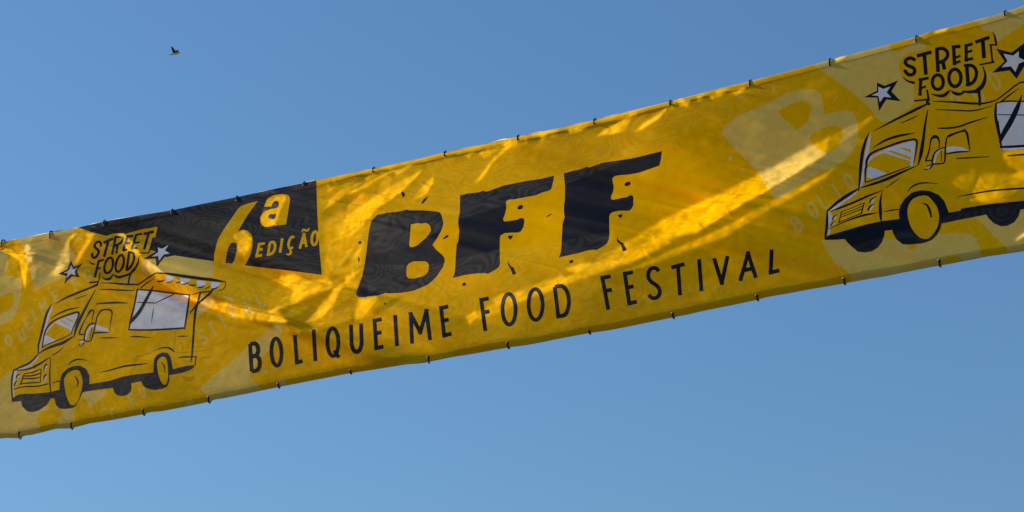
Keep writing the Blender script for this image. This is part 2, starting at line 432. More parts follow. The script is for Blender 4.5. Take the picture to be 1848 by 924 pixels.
def on_cloth(px, off=0.0):
    """world points on the cloth seen at photo pixels px, and the cloth normals there"""
    s, z = px2sz(px)
    hs, hz = samp(GH_S, s, z), samp(GH_Z, s, z)
    n = EN[None] - hs[:, None] * ES[None] - hz[:, None] * np.array([0, 0, 1.0])[None]
    n /= np.linalg.norm(n, axis=1)[:, None]
    return sz2world(s, z, samp(H, s, z)) + n * off, n, s, z

# ------------------------------------------------------------------ drawing helpers (photo pixels)
def fr(ox, oy, sc):
    def f(pts):
        return [((ox + p[0] / sc), (oy + p[1] / sc)) + ((p[2] / sc,) if len(p) > 2 else ()) for p in pts]
    return f

def catmull(P, n=4, closed=False):
    P = np.array(P, float); m = len(P)
    if m < 3: 
        return np.array([P[0] + (P[-1] - P[0]) * t for t in np.linspace(0, 1, 4)])
    out = []
    rngi = range(m) if closed else range(m - 1)
    for i in rngi:
        if closed: a, b, c, d = P[(i - 1) % m], P[i], P[(i + 1) % m], P[(i + 2) % m]
        else: a, b, c, d = P[max(i - 1, 0)], P[i], P[i + 1], P[min(i + 2, m - 1)]
        for t in np.arange(n) / n:
            out.append(.5 * ((2 * b) + (-a + c) * t + (2 * a - 5 * b + 4 * c - d) * t * t + (-a + 3 * b - 3 * c + d) * t ** 3))
    if not closed: out.append(P[-1])
    return np.array(out)

def ribbon(pts, w=None, smooth=True, closed=False, cap=True, n=4):
    """brush stroke as a list of polygons; pts (x,y[,width])"""
    P = np.array([(p[0], p[1], p[2] if len(p) > 2 else w) for p in pts], float)
    if closed: P = np.vstack([P, P[:1]])
    if smooth:
        P = catmull(P, n) if not closed else np.vstack([catmull(P[:-1], n, True), P[:1]])
    keep = [0]
    for i in range(1, len(P)):
        if np.hypot(*(P[i, :2] - P[keep[-1], :2])) > .25: keep.append(i)
    P = P[keep]
    if len(P) < 2: return []
    out = []
    if smooth:
        d = np.gradient(P[:, :2], axis=0)
        if closed: d[0] = d[-1] = P[1, :2] - P[-2, :2]
        d /= np.maximum(np.hypot(d[:, 0], d[:, 1]), 1e-9)[:, None]
        nrm = np.stack([-d[:, 1], d[:, 0]], 1) * np.maximum(P[:, 2:3], .35) / 2
        Lp, Rp = P[:, :2] + nrm, P[:, :2] - nrm
        for i in range(len(P) - 1):
            out.append(np.array([Lp[i], Lp[i + 1], Rp[i + 1], Rp[i]]))
        if not closed and cap:
            for c, dd, wd in ((P[0], -d[0], P[0, 2]), (P[-1], d[-1], P[-1, 2])):
                a0 = math.atan2(dd[1], dd[0])
                out.append(np.array([c[:2] + wd / 2 * np.array([math.cos(a0 + t), math.sin(a0 + t)]) for t in np.linspace(-math.pi / 2, math.pi / 2, 5)]))
    else:
        for i in range(len(P) - 1):
            a, b = P[i], P[i + 1]
            d = (b - a)[:2]; d = d / np.hypot(*d); q = np.array([-d[1], d[0]])
            e0 = d * a[2] / 2 * (0 if i == 0 else 1); e1 = d * b[2] / 2 * (0 if i == len(P) - 2 else 1)
            out.append(np.array([a[:2] - e0 + q * a[2] / 2, b[:2] + e1 + q * b[2] / 2, b[:2] + e1 - q * b[2] / 2, a[:2] - e0 - q * a[2] / 2]))
    return out

def ell(cx, cy, rx, ry, rot=0, n=14):
    t = np.linspace(0, 2 * math.pi, n, endpoint=False)
    x, y = rx * np.cos(t), ry * np.sin(t); c, s = math.cos(rot), math.sin(rot)
    return np.stack([cx + x * c - y * s, cy + x * s + y * c], 1)

LAYERS = []     # (key, [polygons], [holes]); later layers are printed over earlier ones
def layer(key, polys, holes=()):
    LAYERS.append((key, [np.array([q[:2] for q in p], float) for p in polys if len(p) > 2], [np.array(p, float) for p in holes]))

PARTS = {}      # key -> (name, material, parent key, label)
def part(key, name, mat, parent='banner', label=None):
    PARTS[key] = (name, mat, parent, label)
    return key
_n = [0]
def K(name, mat, parent='banner', label=None):
    _n[0] += 1
    return part(f'{name}#{_n[0]}', name, mat, parent, label)

# stroke alphabet: unit box, x right, y down; each stroke a polyline, True = smooth curve
def arc(cx, cy, rx, ry, a0, a1, n=9):
    return [(cx + rx * math.cos(math.radians(a)), cy + ry * math.sin(math.radians(a))) for a in np.linspace(a0, a1, n)]
GL = {
    'B': [([(0, 0), (0, 1)], 0), ([(0, 0), (.45, 0)] + arc(.45, .23, .45, .23, -90, 90)[1:] + [(0, .46)], 0), ([(.45, .46)] + arc(.5, .73, .5, .27, -90, 90) + [(0, 1)], 0)],
    'O': [(arc(.5, .5, .5, .5, -90, 270, 20), 2)],
    'L': [([(0, 0), (0, 1), (1, 1)], 0)],
    'I': [([(.5, 0), (.5, 1)], 0)],
    'Q': [(arc(.5, .5, .5, .5, -90, 270, 20), 2), ([(.58, .80), (1.0, 1.08)], 0)],
    'U': [([(0, 0), (0, .66)] + arc(.5, .66, .5, .34, 180, 0)[1:] + [(1, 0)], 0)],
    'E': [([(1, 0), (0, 0), (0, 1), (1, 1)], 0), ([(0, .47), (.85, .47)], 0)],
    'M': [([(0, 1), (.06, 0), (.5, .72), (.94, 0), (1, 1)], 0)],
    'F': [([(1, 0), (0, 0), (0, 1)], 0), ([(0, .44), (.85, .44)], 0)],
    'D': [([(0, 0), (0, 1), (.4, 1)] + arc(.4, .5, .6, .5, 90, -90, 11)[1:] + [(0, 0)], 0)],
    'S': [([(.95, .13), (.75, .02), (.5, -.01), (.22, .04), (.06, .17), (.08, .32), (.28, .45), (.62, .56), (.9, .7), (.95, .86), (.75, .98), (.45, 1.01), (.18, .97), (.02, .86)], 1)],
    'T': [([(0, 0), (1, 0)], 0), ([(.5, 0), (.5, 1)], 0)],
    'V': [([(0, 0), (.5, .97), (1, 0)], 0)],
    'A': [([(0, 1), (.5, .03), (1, 1)], 0), ([(.2, .68), (.8, .68)], 0)],
    'C': [(arc(.55, .5, .5, .5, -50, -310, 14), 1)],
    'R': [([(0, 0), (0, 1)], 0), ([(0, 0), (.5, 0)] + arc(.5, .26, .45, .26, -90, 90)[1:] + [(0, .52)], 0), ([(.45, .52), (.95, 1)], 0)],
}
def glyph(ch, TL, TR, BL, BR, w, bow=0.0):
    """letter strokes of width w px inside the quad given by its outer corners"""
    TL, TR, BL, BR = [np.array(q, float) for q in (TL, TR, BL, BR)]
    wd = np.hypot(*(TR - TL)); ht = np.hypot(*(BL - TL))
    ix, iy = min(.5, w / 2 / max(wd, 1e-6)), min(.5, w / 2 / max(ht, 1e-6))
    polys = []
    for pts, mode in GL[ch]:
        q = []
        for x, y in pts:
            if ch in 'IT' and False: pass
            u = ix + x * (1 - 2 * ix); v = iy + y * (1 - 2 * iy)
            if mode == 0:       # butt ends reach the outline
                if len(pts) == 2 or (x, y) in (pts[0], pts[-1]):
                    if abs(y) < 1e-6 and abs(pts[0][0] - pts[-1][0]) < .6 and ch in 'IVULMEFTAB' and not (ch in 'TEFB' and len(pts) > 1 and pts[1][1] == y and pts[0][1] == y): v = 0 if ch in 'IUL' or (ch == 'V') else v
                    if abs(y - 1) < 1e-6 and ch in 'IFTMA': v = 1
            p = TL * (1 - u) * (1 - v) + TR * u * (1 - v) + BL * (1 - u) * v + BR * u * v
            q.append((p[0], p[1], w))
        if mode == 2: polys += ribbon(q[:-1], smooth=True, closed=True, n=2)
        elif mode == 1: polys += ribbon(q, smooth=True, cap=False)
        else: polys += ribbon(q, smooth=False)
    return polys

# ================================================================== THE PRINT
part('cloth', 'cloth', M_YEL, 'banner', None)
# ---- pale brush patches in the background
c1 = fr(0, 300, 3.526); c5 = fr(0, 540, 3.526)
cRS = fr(1608, 40, 6.417); cR2 = fr(1540, 180, 7.7); cR3 = fr(1660, 140, 8.106); cR4 = fr(1470, 300, 7.7); cR5 = fr(1470, 360, 7.7)
cR6 = fr(1600, 320, 6.161); cR7 = fr(1540, 120, 11); cR1 = fr(1386, 0, 3.526); cRB = fr(1386, 220, 3.526)
c3 = fr(380, 300, 3.526); c4 = fr(380, 480, 3.526); cF = fr(780, 240, 3.526); cF6 = fr(780, 420, 3.526); c8 = fr(1160, 340, 3.526); c7 = fr(1160, 130, 3.526)
cA = fr(60, 500, 7.7); cB = fr(220, 480, 7.7); cC = fr(0, 600, 7.7); cD = fr(0, 640, 7.7); cE = fr(180, 580, 7.7); cG = fr(180, 640, 7.7); cH = fr(100, 580, 7.7); cS = fr(140, 400, 7.7)
cL = fr(0, 480, 5.13); cT = fr(0, 400, 9.24)

patches = [
    ([(39, 425), (145, 404), (142, 412), (127, 421), (120, 431), (126, 442), (137, 464), (135, 478), (120, 497), (98, 508), (85, 512), (66, 524), (58, 506), (51, 478), (44, 455), (41, 443)], []),
    ([(315, 461), (384, 471), (384, 490), (369, 501), (285, 494), (264, 497), (254, 477), (270, 468), (283, 470), (290, 475), (300, 463)], []),
    ([(212, 514), (220, 504), (235, 500), (241, 496), (247, 516)], []),
    ([(363, 528), (374, 530), (386, 541), (381, 555), (369, 563), (354, 572), (356, 550)], []),
    ([(362, 702), (377, 686), (410, 658), (440, 632), (470, 608), (503, 578), (508, 588), (510, 600), (496, 622), (470, 648), (449, 676), (472, 702), (460, 712), (385, 726), (376, 715)], []),
    ([(505, 684), (512, 684), (520, 699), (498, 702)], []),
    ([(-90, 690), (-40, 688), (0, 685), (21, 668), (40, 690), (120, 700), (136, 738), (133, 745), (129, 775), (60, 800), (-90, 830)],
     [[(67, 756), (74, 745), (93, 737), (111, 739), (111, 748), (102, 765), (92, 782), (76, 782), (72, 770)]]),
    ([(150, 706), (196, 703), (181, 719), (170, 729), (162, 736), (157, 724), (149, 716)], []),
    ([(330, 738), (340, 724), (345, 719), (352, 727), (353, 736)], []),
    ([(1466, 110), (1540, 88), (1606, 74), (1606, 82), (1616, 94), (1633, 87), (1645, 76), (1655, 72), (1669, 79), (1671, 85), (1668, 92), (1660, 120), (1655, 180), (1630, 204), (1594, 222), (1570, 196), (1541, 170), (1508, 145), (1490, 132)], []),
    ([(1755, 30), (1768, 45), (1772, 52), (1777, 56), (1789, 57), (1796, 65), (1800, 75), (1805, 73), (1810, 67), (1832, 54), (1848, 42), (1870, 20), (1870, -10), (1800, 15)], []),
    ([(1489, 430), (1487, 443), (1500, 464), (1509, 476), (1526, 487), (1538, 502), (1540, 520), (1690, 490), (1772, 470), (1770, 458), (1767, 443), (1760, 430), (1750, 423), (1735, 421), (1699, 421), (1640, 425), (1560, 425)],
     [[(1630, 436), (1636, 442), (1645, 451), (1657, 442), (1660, 434)], [(1701, 470), (1709, 464), (1723, 461), (1736, 466), (1738, 476), (1702, 482)]]),
    ([(1758, 388), (1760, 392), (1775, 405), (1788, 419), (1800, 432), (1815, 445), (1826, 462), (1870, 452), (1960, 440), (1960, 380), (1848, 372), (1790, 385)], []),
    ([(1900, 60), (1960, 40), (1960, 300), (1930, 250), (1910, 150)], []),
]
for pl, ho in patches:
    layer(K('pale_patch', M_PALE), [catmull(pl, 2, True)], [catmull(q, 2, True) for q in ho])
# the big pale background letters
bigB = c7([(500, 390), (520, 340), (600, 280), (760, 215), (900, 140), (990, 110), (1090, 112), (1130, 130), (1145, 190), (1155, 265), (1190, 262), (1280, 242), (1340, 255), (1365, 310), (1372, 400), (1350, 480), (1310, 540), (1220, 600), (1080, 665), (930, 770), (880, 800), (840, 805), (820, 780), (720, 620), (560, 460)])
layer(K('letter', M_PALE, label='large pale background letter B'), [bigB],
      [catmull(c7([(862, 255), (930, 215), (990, 185), (1040, 190), (1070, 210), (1068, 260), (1040, 320), (1000, 360), (970, 360)]), 2, True),
       catmull(c7([(1060, 430), (1090, 390), (1180, 345), (1240, 345), (1272, 380), (1265, 430), (1220, 490), (1160, 510), (1120, 490)]), 2, True)])
layer(K('letter', M_PALE, label='pale background letter B cut off at the left'), [[(-90, 470), (-40, 455), (0, 451), (8, 453), (14, 461), (13, 480), (12, 498), (25, 498), (36, 503), (39, 515), (37, 532), (33, 552), (27, 570), (15, 582), (0, 588), (-90, 600)]],
      [catmull([(-20, 545), (0, 536), (10, 531), (20, 528), (25, 534), (25, 545), (19, 556), (10, 563), (0, 565), (-20, 565)], 2, True), [(-20, 480), (-2, 480), (1, 486), (-2, 493), (-20, 493)]])

def wm(ch, cx, cy, w, h, right, up, sw=4.0):
    """pale background lettering set on a slant"""
    r = np.array(right, float); r /= np.hypot(*r); u = np.array(up, float); u /= np.hypot(*u)
    c = np.array([cx, cy], float)
    layer(K('letter', M_PALE, label='faint pale background letter ' + ch), glyph(ch, c - r * w / 2 + u * h / 2, c + r * w / 2 + u * h / 2, c - r * w / 2 - u * h / 2, c + r * w / 2 - u * h / 2, sw))
for ch, x, y in (('Q', 15, 614), ('U', 39, 604), ('E', 51, 584), ('I', 61, 568), ('M', 79, 553), ('E', 102, 535), ('F', 137, 513), ('O', 158, 497)):
    wm(ch, x, y, 5 if ch == 'I' else (17 if ch in 'MO' else 13), 23, (.80, -.60), (-.36, -.93))
for ch, x, y in (('S', 366, 608), ('T', 384, 594), ('I', 401, 578), ('V', 417, 563), ('A', 446, 556), ('L', 470, 541)):
    wm(ch, x, y, 5 if ch == 'I' else 14, 28, (.82, -.57), (-.42, -.9))
for ch, x, y in (('F', 240, 722), ('O', 256, 707), ('C', 206, 748)):
    wm(ch, x, y, 12, 25, (.85, -.5), (-.4, -.92), 3.6)
for ch, x, y in (('B', 1438, 404), ('O', 1467, 379), ('L', 1486, 361), ('I', 1510, 345), ('Q', 1533, 328)):
    wm(ch, x, y, 5 if ch == 'I' else 17, 32, (.80, -.60), (-.52, -.85), 4.4)
for ch, x, y in (('O', 1727, 186), ('O', 1766, 172), ('D', 1795, 145)):
    wm(ch, x, y, 17, 36, (.80, -.60), (-.5, -.86), 4.4)
fl = [ell(1318, 285, 3.6, 4), c7([(625, 612), (640, 612), (660, 625), (645, 630)]), c7([(580, 148), (610, 138), (630, 150), (637, 168), (615, 165)]), ell(1396, 161, 2.4, 7, .05), c7([(1215, 165), (1235, 155), (1238, 172), (1212, 192)]),
      ell(1482, 338, 2.6, 2.8), cL([(440, 215), (465, 190), (470, 205), (450, 225)]), cL([(235, 800), (242, 800), (215, 870), (208, 868)]), c5([(655, 690), (675, 690), (670, 705), (650, 705)]), ell(478, 670, 4, 5),
      [(402, 532), (420, 538), (422, 546), (408, 540)], cB([(1225, 120), (1240, 85), (1290, 140), (1230, 150)]), cT([(200, 700), (255, 650), (262, 665), (215, 715)]), cT([(1255, 220), (1320, 190), (1330, 210), (1280, 260)]), cT([(1395, 545), (1460, 545), (1465, 565), (1400, 565)]),
      cR3([(200, 370), (290, 365), (300, 390), (240, 395)]), [(1836, 96), (1842, 93), (1846, 98), (1840, 102)], cR5([(780, 170), (840, 140), (850, 165), (800, 175)])]
for q in fl: layer(K('pale_speck', M_PALE), [q])

# ---- black panel, 6a EDICAO
layer(K('panel', M_BLK, label='black panel'), [[(141, 400), (142, 411), (165, 419), (192, 426), (250, 440), (271, 451), (282, 454), (300, 464), (315, 461), (386, 471.5), (441, 479), (510, 487), (581, 496), (577.5, 460), (574, 410), (572, 370), (571, 320), (430, 345)]])
layer(K('numeral', M_YEL, label='tall yellow numeral 6'), [c3([(300, 222), (245, 235), (190, 255), (170, 278), (120, 350), (82, 405), (50, 460), (32, 520), (24, 560), (18, 640), (60, 700), (200, 700), (217, 634), (240, 590), (254, 560), (264, 520), (268, 470), (262, 440), (250, 424), (232, 410), (210, 404), (175, 412), (200, 370), (235, 310), (270, 262)])],
      [catmull(c3([(165, 492), (148, 486), (130, 490), (112, 520), (102, 560), (95, 612), (100, 622), (135, 620), (150, 600), (160, 565), (168, 525)]), 2, True)])
layer(K('letter', M_YEL, label='yellow ordinal letter a'), [c3([(340, 258), (355, 215), (375, 197), (400, 185), (425, 180), (455, 178), (480, 180), (497, 187), (505, 205), (502, 240), (480, 370), (408, 378), (412, 366), (395, 378), (370, 386), (345, 385), (325, 375), (316, 355), (318, 325), (330, 300), (350, 284), (380, 273), (412, 268), (430, 260), (435, 240), (430, 224), (415, 219), (398, 227), (386, 256)])],
      [catmull(c3([(418, 305), (395, 303), (378, 306), (366, 320), (370, 333), (390, 337), (410, 333)]), 2, True)])
for ch, TL, TR, BL, BR in (('E', (303, 490), (355, 481), (284, 582), (333, 572)), ('D', (370, 480), (424, 470), (357, 572), (412, 560)), ('I', (446, 460), (467, 456), (432, 552), (452, 548)),
                           ('C', (494, 447), (545, 437), (480, 537), (533, 527)), ('A', (578, 425), (612, 420), (548, 528), (630, 510)), ('O', (640, 412), (693, 402), (632, 512), (685, 506))):
    g = glyph(ch, *c3([TL, TR, BL, BR]), 4.6)
    if ch == 'C': g += ribbon(c3([(507, 535, 12), (512, 548, 14), (500, 560, 14), (484, 560, 8)]))
    if ch == 'A': g += ribbon(c3([(582, 415, 8), (592, 402, 12), (605, 408, 14), (618, 408, 12), (627, 396, 8)]))
    layer(K('letter', M_YEL, label='small yellow letter ' + ch + ' on the black panel'), g)

# ---- faint show-through of the print on the other side
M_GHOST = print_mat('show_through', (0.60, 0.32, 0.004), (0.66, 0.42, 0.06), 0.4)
GHOST = []
for q in (cE([(1052, 140, 14), (1045, 260, 18), (1040, 390, 14)]), cE([(1100, 320, 18), (1130, 290, 22), (1150, 330, 20), (1150, 390, 16)]), cE([(1225, 370, 14), (1230, 290, 14), (1330, 275, 14), (1450, 265, 12)]), cE([(1225, 372, 14), (1330, 358, 14), (1450, 345, 14)]), cE([(1075, 435, 14), (1200, 432, 20), (1350, 415, 20), (1545, 392, 12)]), cE([(490, 650, 14), (480, 580, 30), (520, 500, 40), (600, 470, 30), (700, 440, 20), (780, 390, 10)]), cE([(570, 720, 10), (575, 600, 16), (600, 560, 16), (690, 540, 10)]), cC([(820, 290, 10), (950, 250, 14), (1090, 205, 10)]), cE([(1380, 520, 10), (1440, 505, 30), (1540, 500, 20)])):
    GHOST.append(ribbon(q))
GHOST += [[np.array(cG([(1140, 300), (1240, 310), (1330, 300), (1310, 350), (1260, 380), (1190, 370), (1150, 335)]))]]

# ---- food lorry drawing, used twice (each traced from its own place on the cloth)
def truck(tag, body, sign, blacks, hubs, whites, stripes, strokes, sign_strokes, sign_letters, stars, pane, scallops=()):
    t = part('truck' + tag, 'truck_drawing', M_YEL, 'banner', 'cartoon food lorry drawn in black ink, ' + tag)
    layer(t, [body])
    sg = part('sign' + tag, 'sign_drawing', M_YEL, 'banner', 'STREET FOOD roof sign drawn above the lorry, ' + tag)
    layer(sg, [sign])
    if tag.startswith('left'):
        for q in GHOST: layer(K('show_through', M_GHOST, t), q)
    for nm, polys in blacks:
        layer(K(nm, M_BLK, t), polys)
    for h in hubs: layer(K('wheel_hub', M_YEL, t), [catmull(h, 2, True)])
    for p in pane: layer(K('serving_window', M_WHT, t), [p])
    for q in scallops: layer(K('awning_scallop', M_WHT, t), [catmull(q, 2, True)])
    for nm, q in whites: layer(K(nm, M_WHT, t), q if isinstance(q, list) and isinstance(q[0], np.ndarray) else [q])
    for q in stripes: layer(t, [q])
    polys = []
    for s in strokes:
        polys += ribbon(s)
    layer(K('ink_outline', M_INK, t), polys)
    for s in sign_strokes: layer(K('sign_shadow', M_INK, sg), ribbon(s))
    for ch, ss in sign_letters:
        polys = []
        for s in ss: polys += ribbon(s, smooth=len(s) > 2, cap=len(s) > 2)
        layer(K('letter', M_INK, sg, 'black sign letter ' + ch), polys)
    for o, i in stars:
        k = K('star', M_INK); layer(k, [o])
        layer(K('star_centre', M_WHT, k), [i])

W_ = lambda pts, w: [(p[0], p[1], w) for p in pts]
LS_strokes = [
    cA([(305, 370, 8), (450, 290, 28), (600, 225, 32), (780, 155, 30), (890, 105, 30)]), cA([(570, 310, 8), (670, 275, 14), (765, 237, 5)]),
    cA([(862, 180, 12), (760, 370, 28), (650, 580, 42), (600, 700, 40), (568, 825, 14)]),
    cA([(255, 378, 10), (190, 500, 32), (140, 680, 36), (95, 850, 30), (70, 960, 24), (75, 1060, 18)]),
    cA([(242, 585, 8), (330, 520, 22), (480, 455, 26), (655, 418, 6)]),
    cA([(124, 980, 16), (135, 900, 18), (150, 810, 20), (190, 710, 26), (270, 620, 26), (400, 555, 24), (540, 505, 28), (615, 488, 30), (636, 510, 30), (622, 560, 22), (580, 650, 18), (545, 730, 16), (520, 795, 14)]),
    cC([(585, 210, 12), (700, 150, 14), (850, 90, 18), (990, 20, 8)]),
    cA([(690, 795, 22), (655, 798, 24), (643, 770, 24), (680, 670, 20), (740, 560, 16), (790, 475, 32), (828, 462, 24), (840, 490, 18), (825, 560, 14), (812, 640, 12)]),
    cA([(845, 642, 24), (775, 665, 24), (722, 760, 22), (707, 875, 22)]), cA([(707, 880, 20), (750, 892, 20), (800, 880, 20), (830, 800, 24), (850, 720, 20), (872, 620, 20), (885, 560, 20), (907, 515, 22), (945, 465, 26), (1010, 450, 22), (1075, 460, 26), (1095, 500, 22), (1080, 600, 16), (1060, 745, 6)]),
    cA([(818, 700, 12), (785, 860, 12)]), cA([(640, 880, 14), (705, 872, 14)]), cH([(325, 315, 14), (348, 352, 14)]), cH([(405, 290, 14), (372, 335, 14)]),
    cA([(860, 775, 26), (950, 770, 24), (1045, 768, 14)]),
    cA([(875, 375, 14), (960, 365, 24), (1150, 355, 30), (1320, 362, 10)]), cA([(930, 172, 10), (1050, 172, 18), (1250, 183, 22), (1415, 185, 8)]), cA([(920, 848, 8), (1050, 845, 20), (1190, 842, 5)]),
    cE([(420, 215, 10), (520, 212, 22), (705, 224, 8)]), cE([(1080, 207, 8), (1150, 206, 18), (1225, 205, 5)]),
    cA([(935, 80, 8), (1100, 85, 22), (1250, 98, 24), (1460, 103, 22)]),
    cB([(225, 262, 18), (340, 180, 20), (465, 100, 18)]), cB([(265, 305, 18), (340, 240, 16), (450, 170, 6)]),
    cB([(465, 98, 14), (620, 105, 28), (850, 140, 42), (1100, 175, 44), (1280, 195, 40), (1450, 225, 12)]), cB([(1438, 235, 10), (1435, 280, 12), (1400, 330, 14), (1335, 342, 8)]),
    cB([(500, 213, 22), (550, 212, 24), (600, 190, 6)]), cB([(620, 232, 10), (670, 225, 18), (708, 195, 6)]), cB([(755, 235, 14), (800, 225, 18), (825, 212, 6)]), cB([(835, 252, 14), (890, 248, 20), (925, 225, 6)]),
    cB([(935, 270, 16), (1000, 268, 20), (1040, 245, 6)]), cB([(1060, 298, 14), (1110, 295, 20), (1148, 265, 6)]), cB([(1158, 310, 12), (1200, 300, 18), (1235, 268, 6)]), cB([(1250, 320, 14), (1310, 310, 20), (1342, 275, 6)]),
    cB([(215, 325, 22), (170, 560, 26), (125, 740, 28), (95, 890, 18)]), cB([(212, 325, 18), (450, 345, 24), (700, 375, 24), (945, 403, 18)]), cB([(940, 400, 22), (905, 660, 28), (870, 872, 20)]), cB([(95, 885, 22), (330, 890, 26), (600, 880, 28), (872, 862, 26)]),
    cB([(440, 270, 6), (400, 350, 36), (320, 500, 44), (240, 640, 50), (150, 750, 44), (112, 800, 18)]), cB([(205, 505, 10), (330, 510, 16), (460, 515, 14)]), cB([(460, 518, 12), (590, 455, 15), (720, 393, 16)]), cB([(440, 590, 8), (425, 680, 14), (412, 780, 6)]),
    cB([(970, 398, 8), (1080, 370, 18), (1215, 355, 18)]), cB([(1270, 320, 26), (1200, 400, 28), (1060, 520, 30), (1000, 590, 26), (945, 660, 10)]), cB([(1090, 375, 24), (1050, 520, 32), (1020, 650, 34), (1000, 850, 30), (995, 924, 30)]),
    cE([(1308, 110, 30), (1302, 200, 30), (1295, 300, 30), (1280, 480, 24), (1262, 570, 12)]), cE([(1085, 503, 8), (1180, 495, 22), (1345, 490, 14)]), cE([(1340, 490, 16), (1325, 605, 18)]),
    cE([(855, 570, 6), (895, 620, 18), (908, 710, 8)]), cE([(772, 405, 6), (850, 370, 16), (940, 365, 24), (1000, 390, 28), (1035, 425, 12)]),
    cD([(1035, 300, 8), (1070, 340, 22), (1085, 390, 20), (1070, 460, 8)]), cD([(938, 150, 6), (1000, 95, 20), (1090, 65, 22), (1210, 80, 8)]), cD([(725, 395, 10), (830, 365, 18)]),
    cC([(540, 290, 14), (480, 360, 26), (400, 430, 32), (300, 475, 28), (190, 525, 18)]), cC([(192, 520, 18), (168, 620, 24), (160, 750, 20), (172, 924, 22), (176, 960, 20)]),
    cC([(200, 525, 8), (330, 520, 22), (450, 490, 30), (560, 430, 32), (700, 340, 8)]), cC([(702, 360, 10), (695, 500, 16), (690, 650, 22), (705, 820, 18)]),
    cC([(340, 570, 14), (450, 555, 22), (565, 505, 12)]), cC([(342, 570, 16), (310, 650, 20), (282, 722, 16)]), cC([(285, 715, 20), (420, 700, 22), (560, 695, 14)]), cC([(572, 510, 14), (560, 690, 16)]),
    cC([(345, 605, 18), (450, 600, 26), (560, 565, 16)]), cC([(320, 640, 16), (450, 640, 24), (560, 622, 12)]),
    cC([(612, 545, 6), (620, 480, 20), (640, 445, 24), (665, 455, 10)]), cC([(608, 680, 6), (615, 620, 20), (635, 590, 24), (652, 590, 10)]), cC([(222, 640, 12), (240, 600, 22), (285, 578, 10)]), cC([(195, 740, 16), (215, 695, 22), (245, 675, 8)]),
    cC([(185, 790, 12), (330, 755, 20), (530, 745, 22), (670, 712, 18)]), cC([(550, 285, 12), (640, 230, 30), (750, 185, 40), (880, 140, 44), (1030, 50, 12)]), cC([(725, 318, 12), (800, 275, 18), (880, 210, 8)]),
    cH([(600, 712, 6), (750, 680, 20), (950, 625, 26), (1150, 600, 24), (1290, 583, 8)]),
]
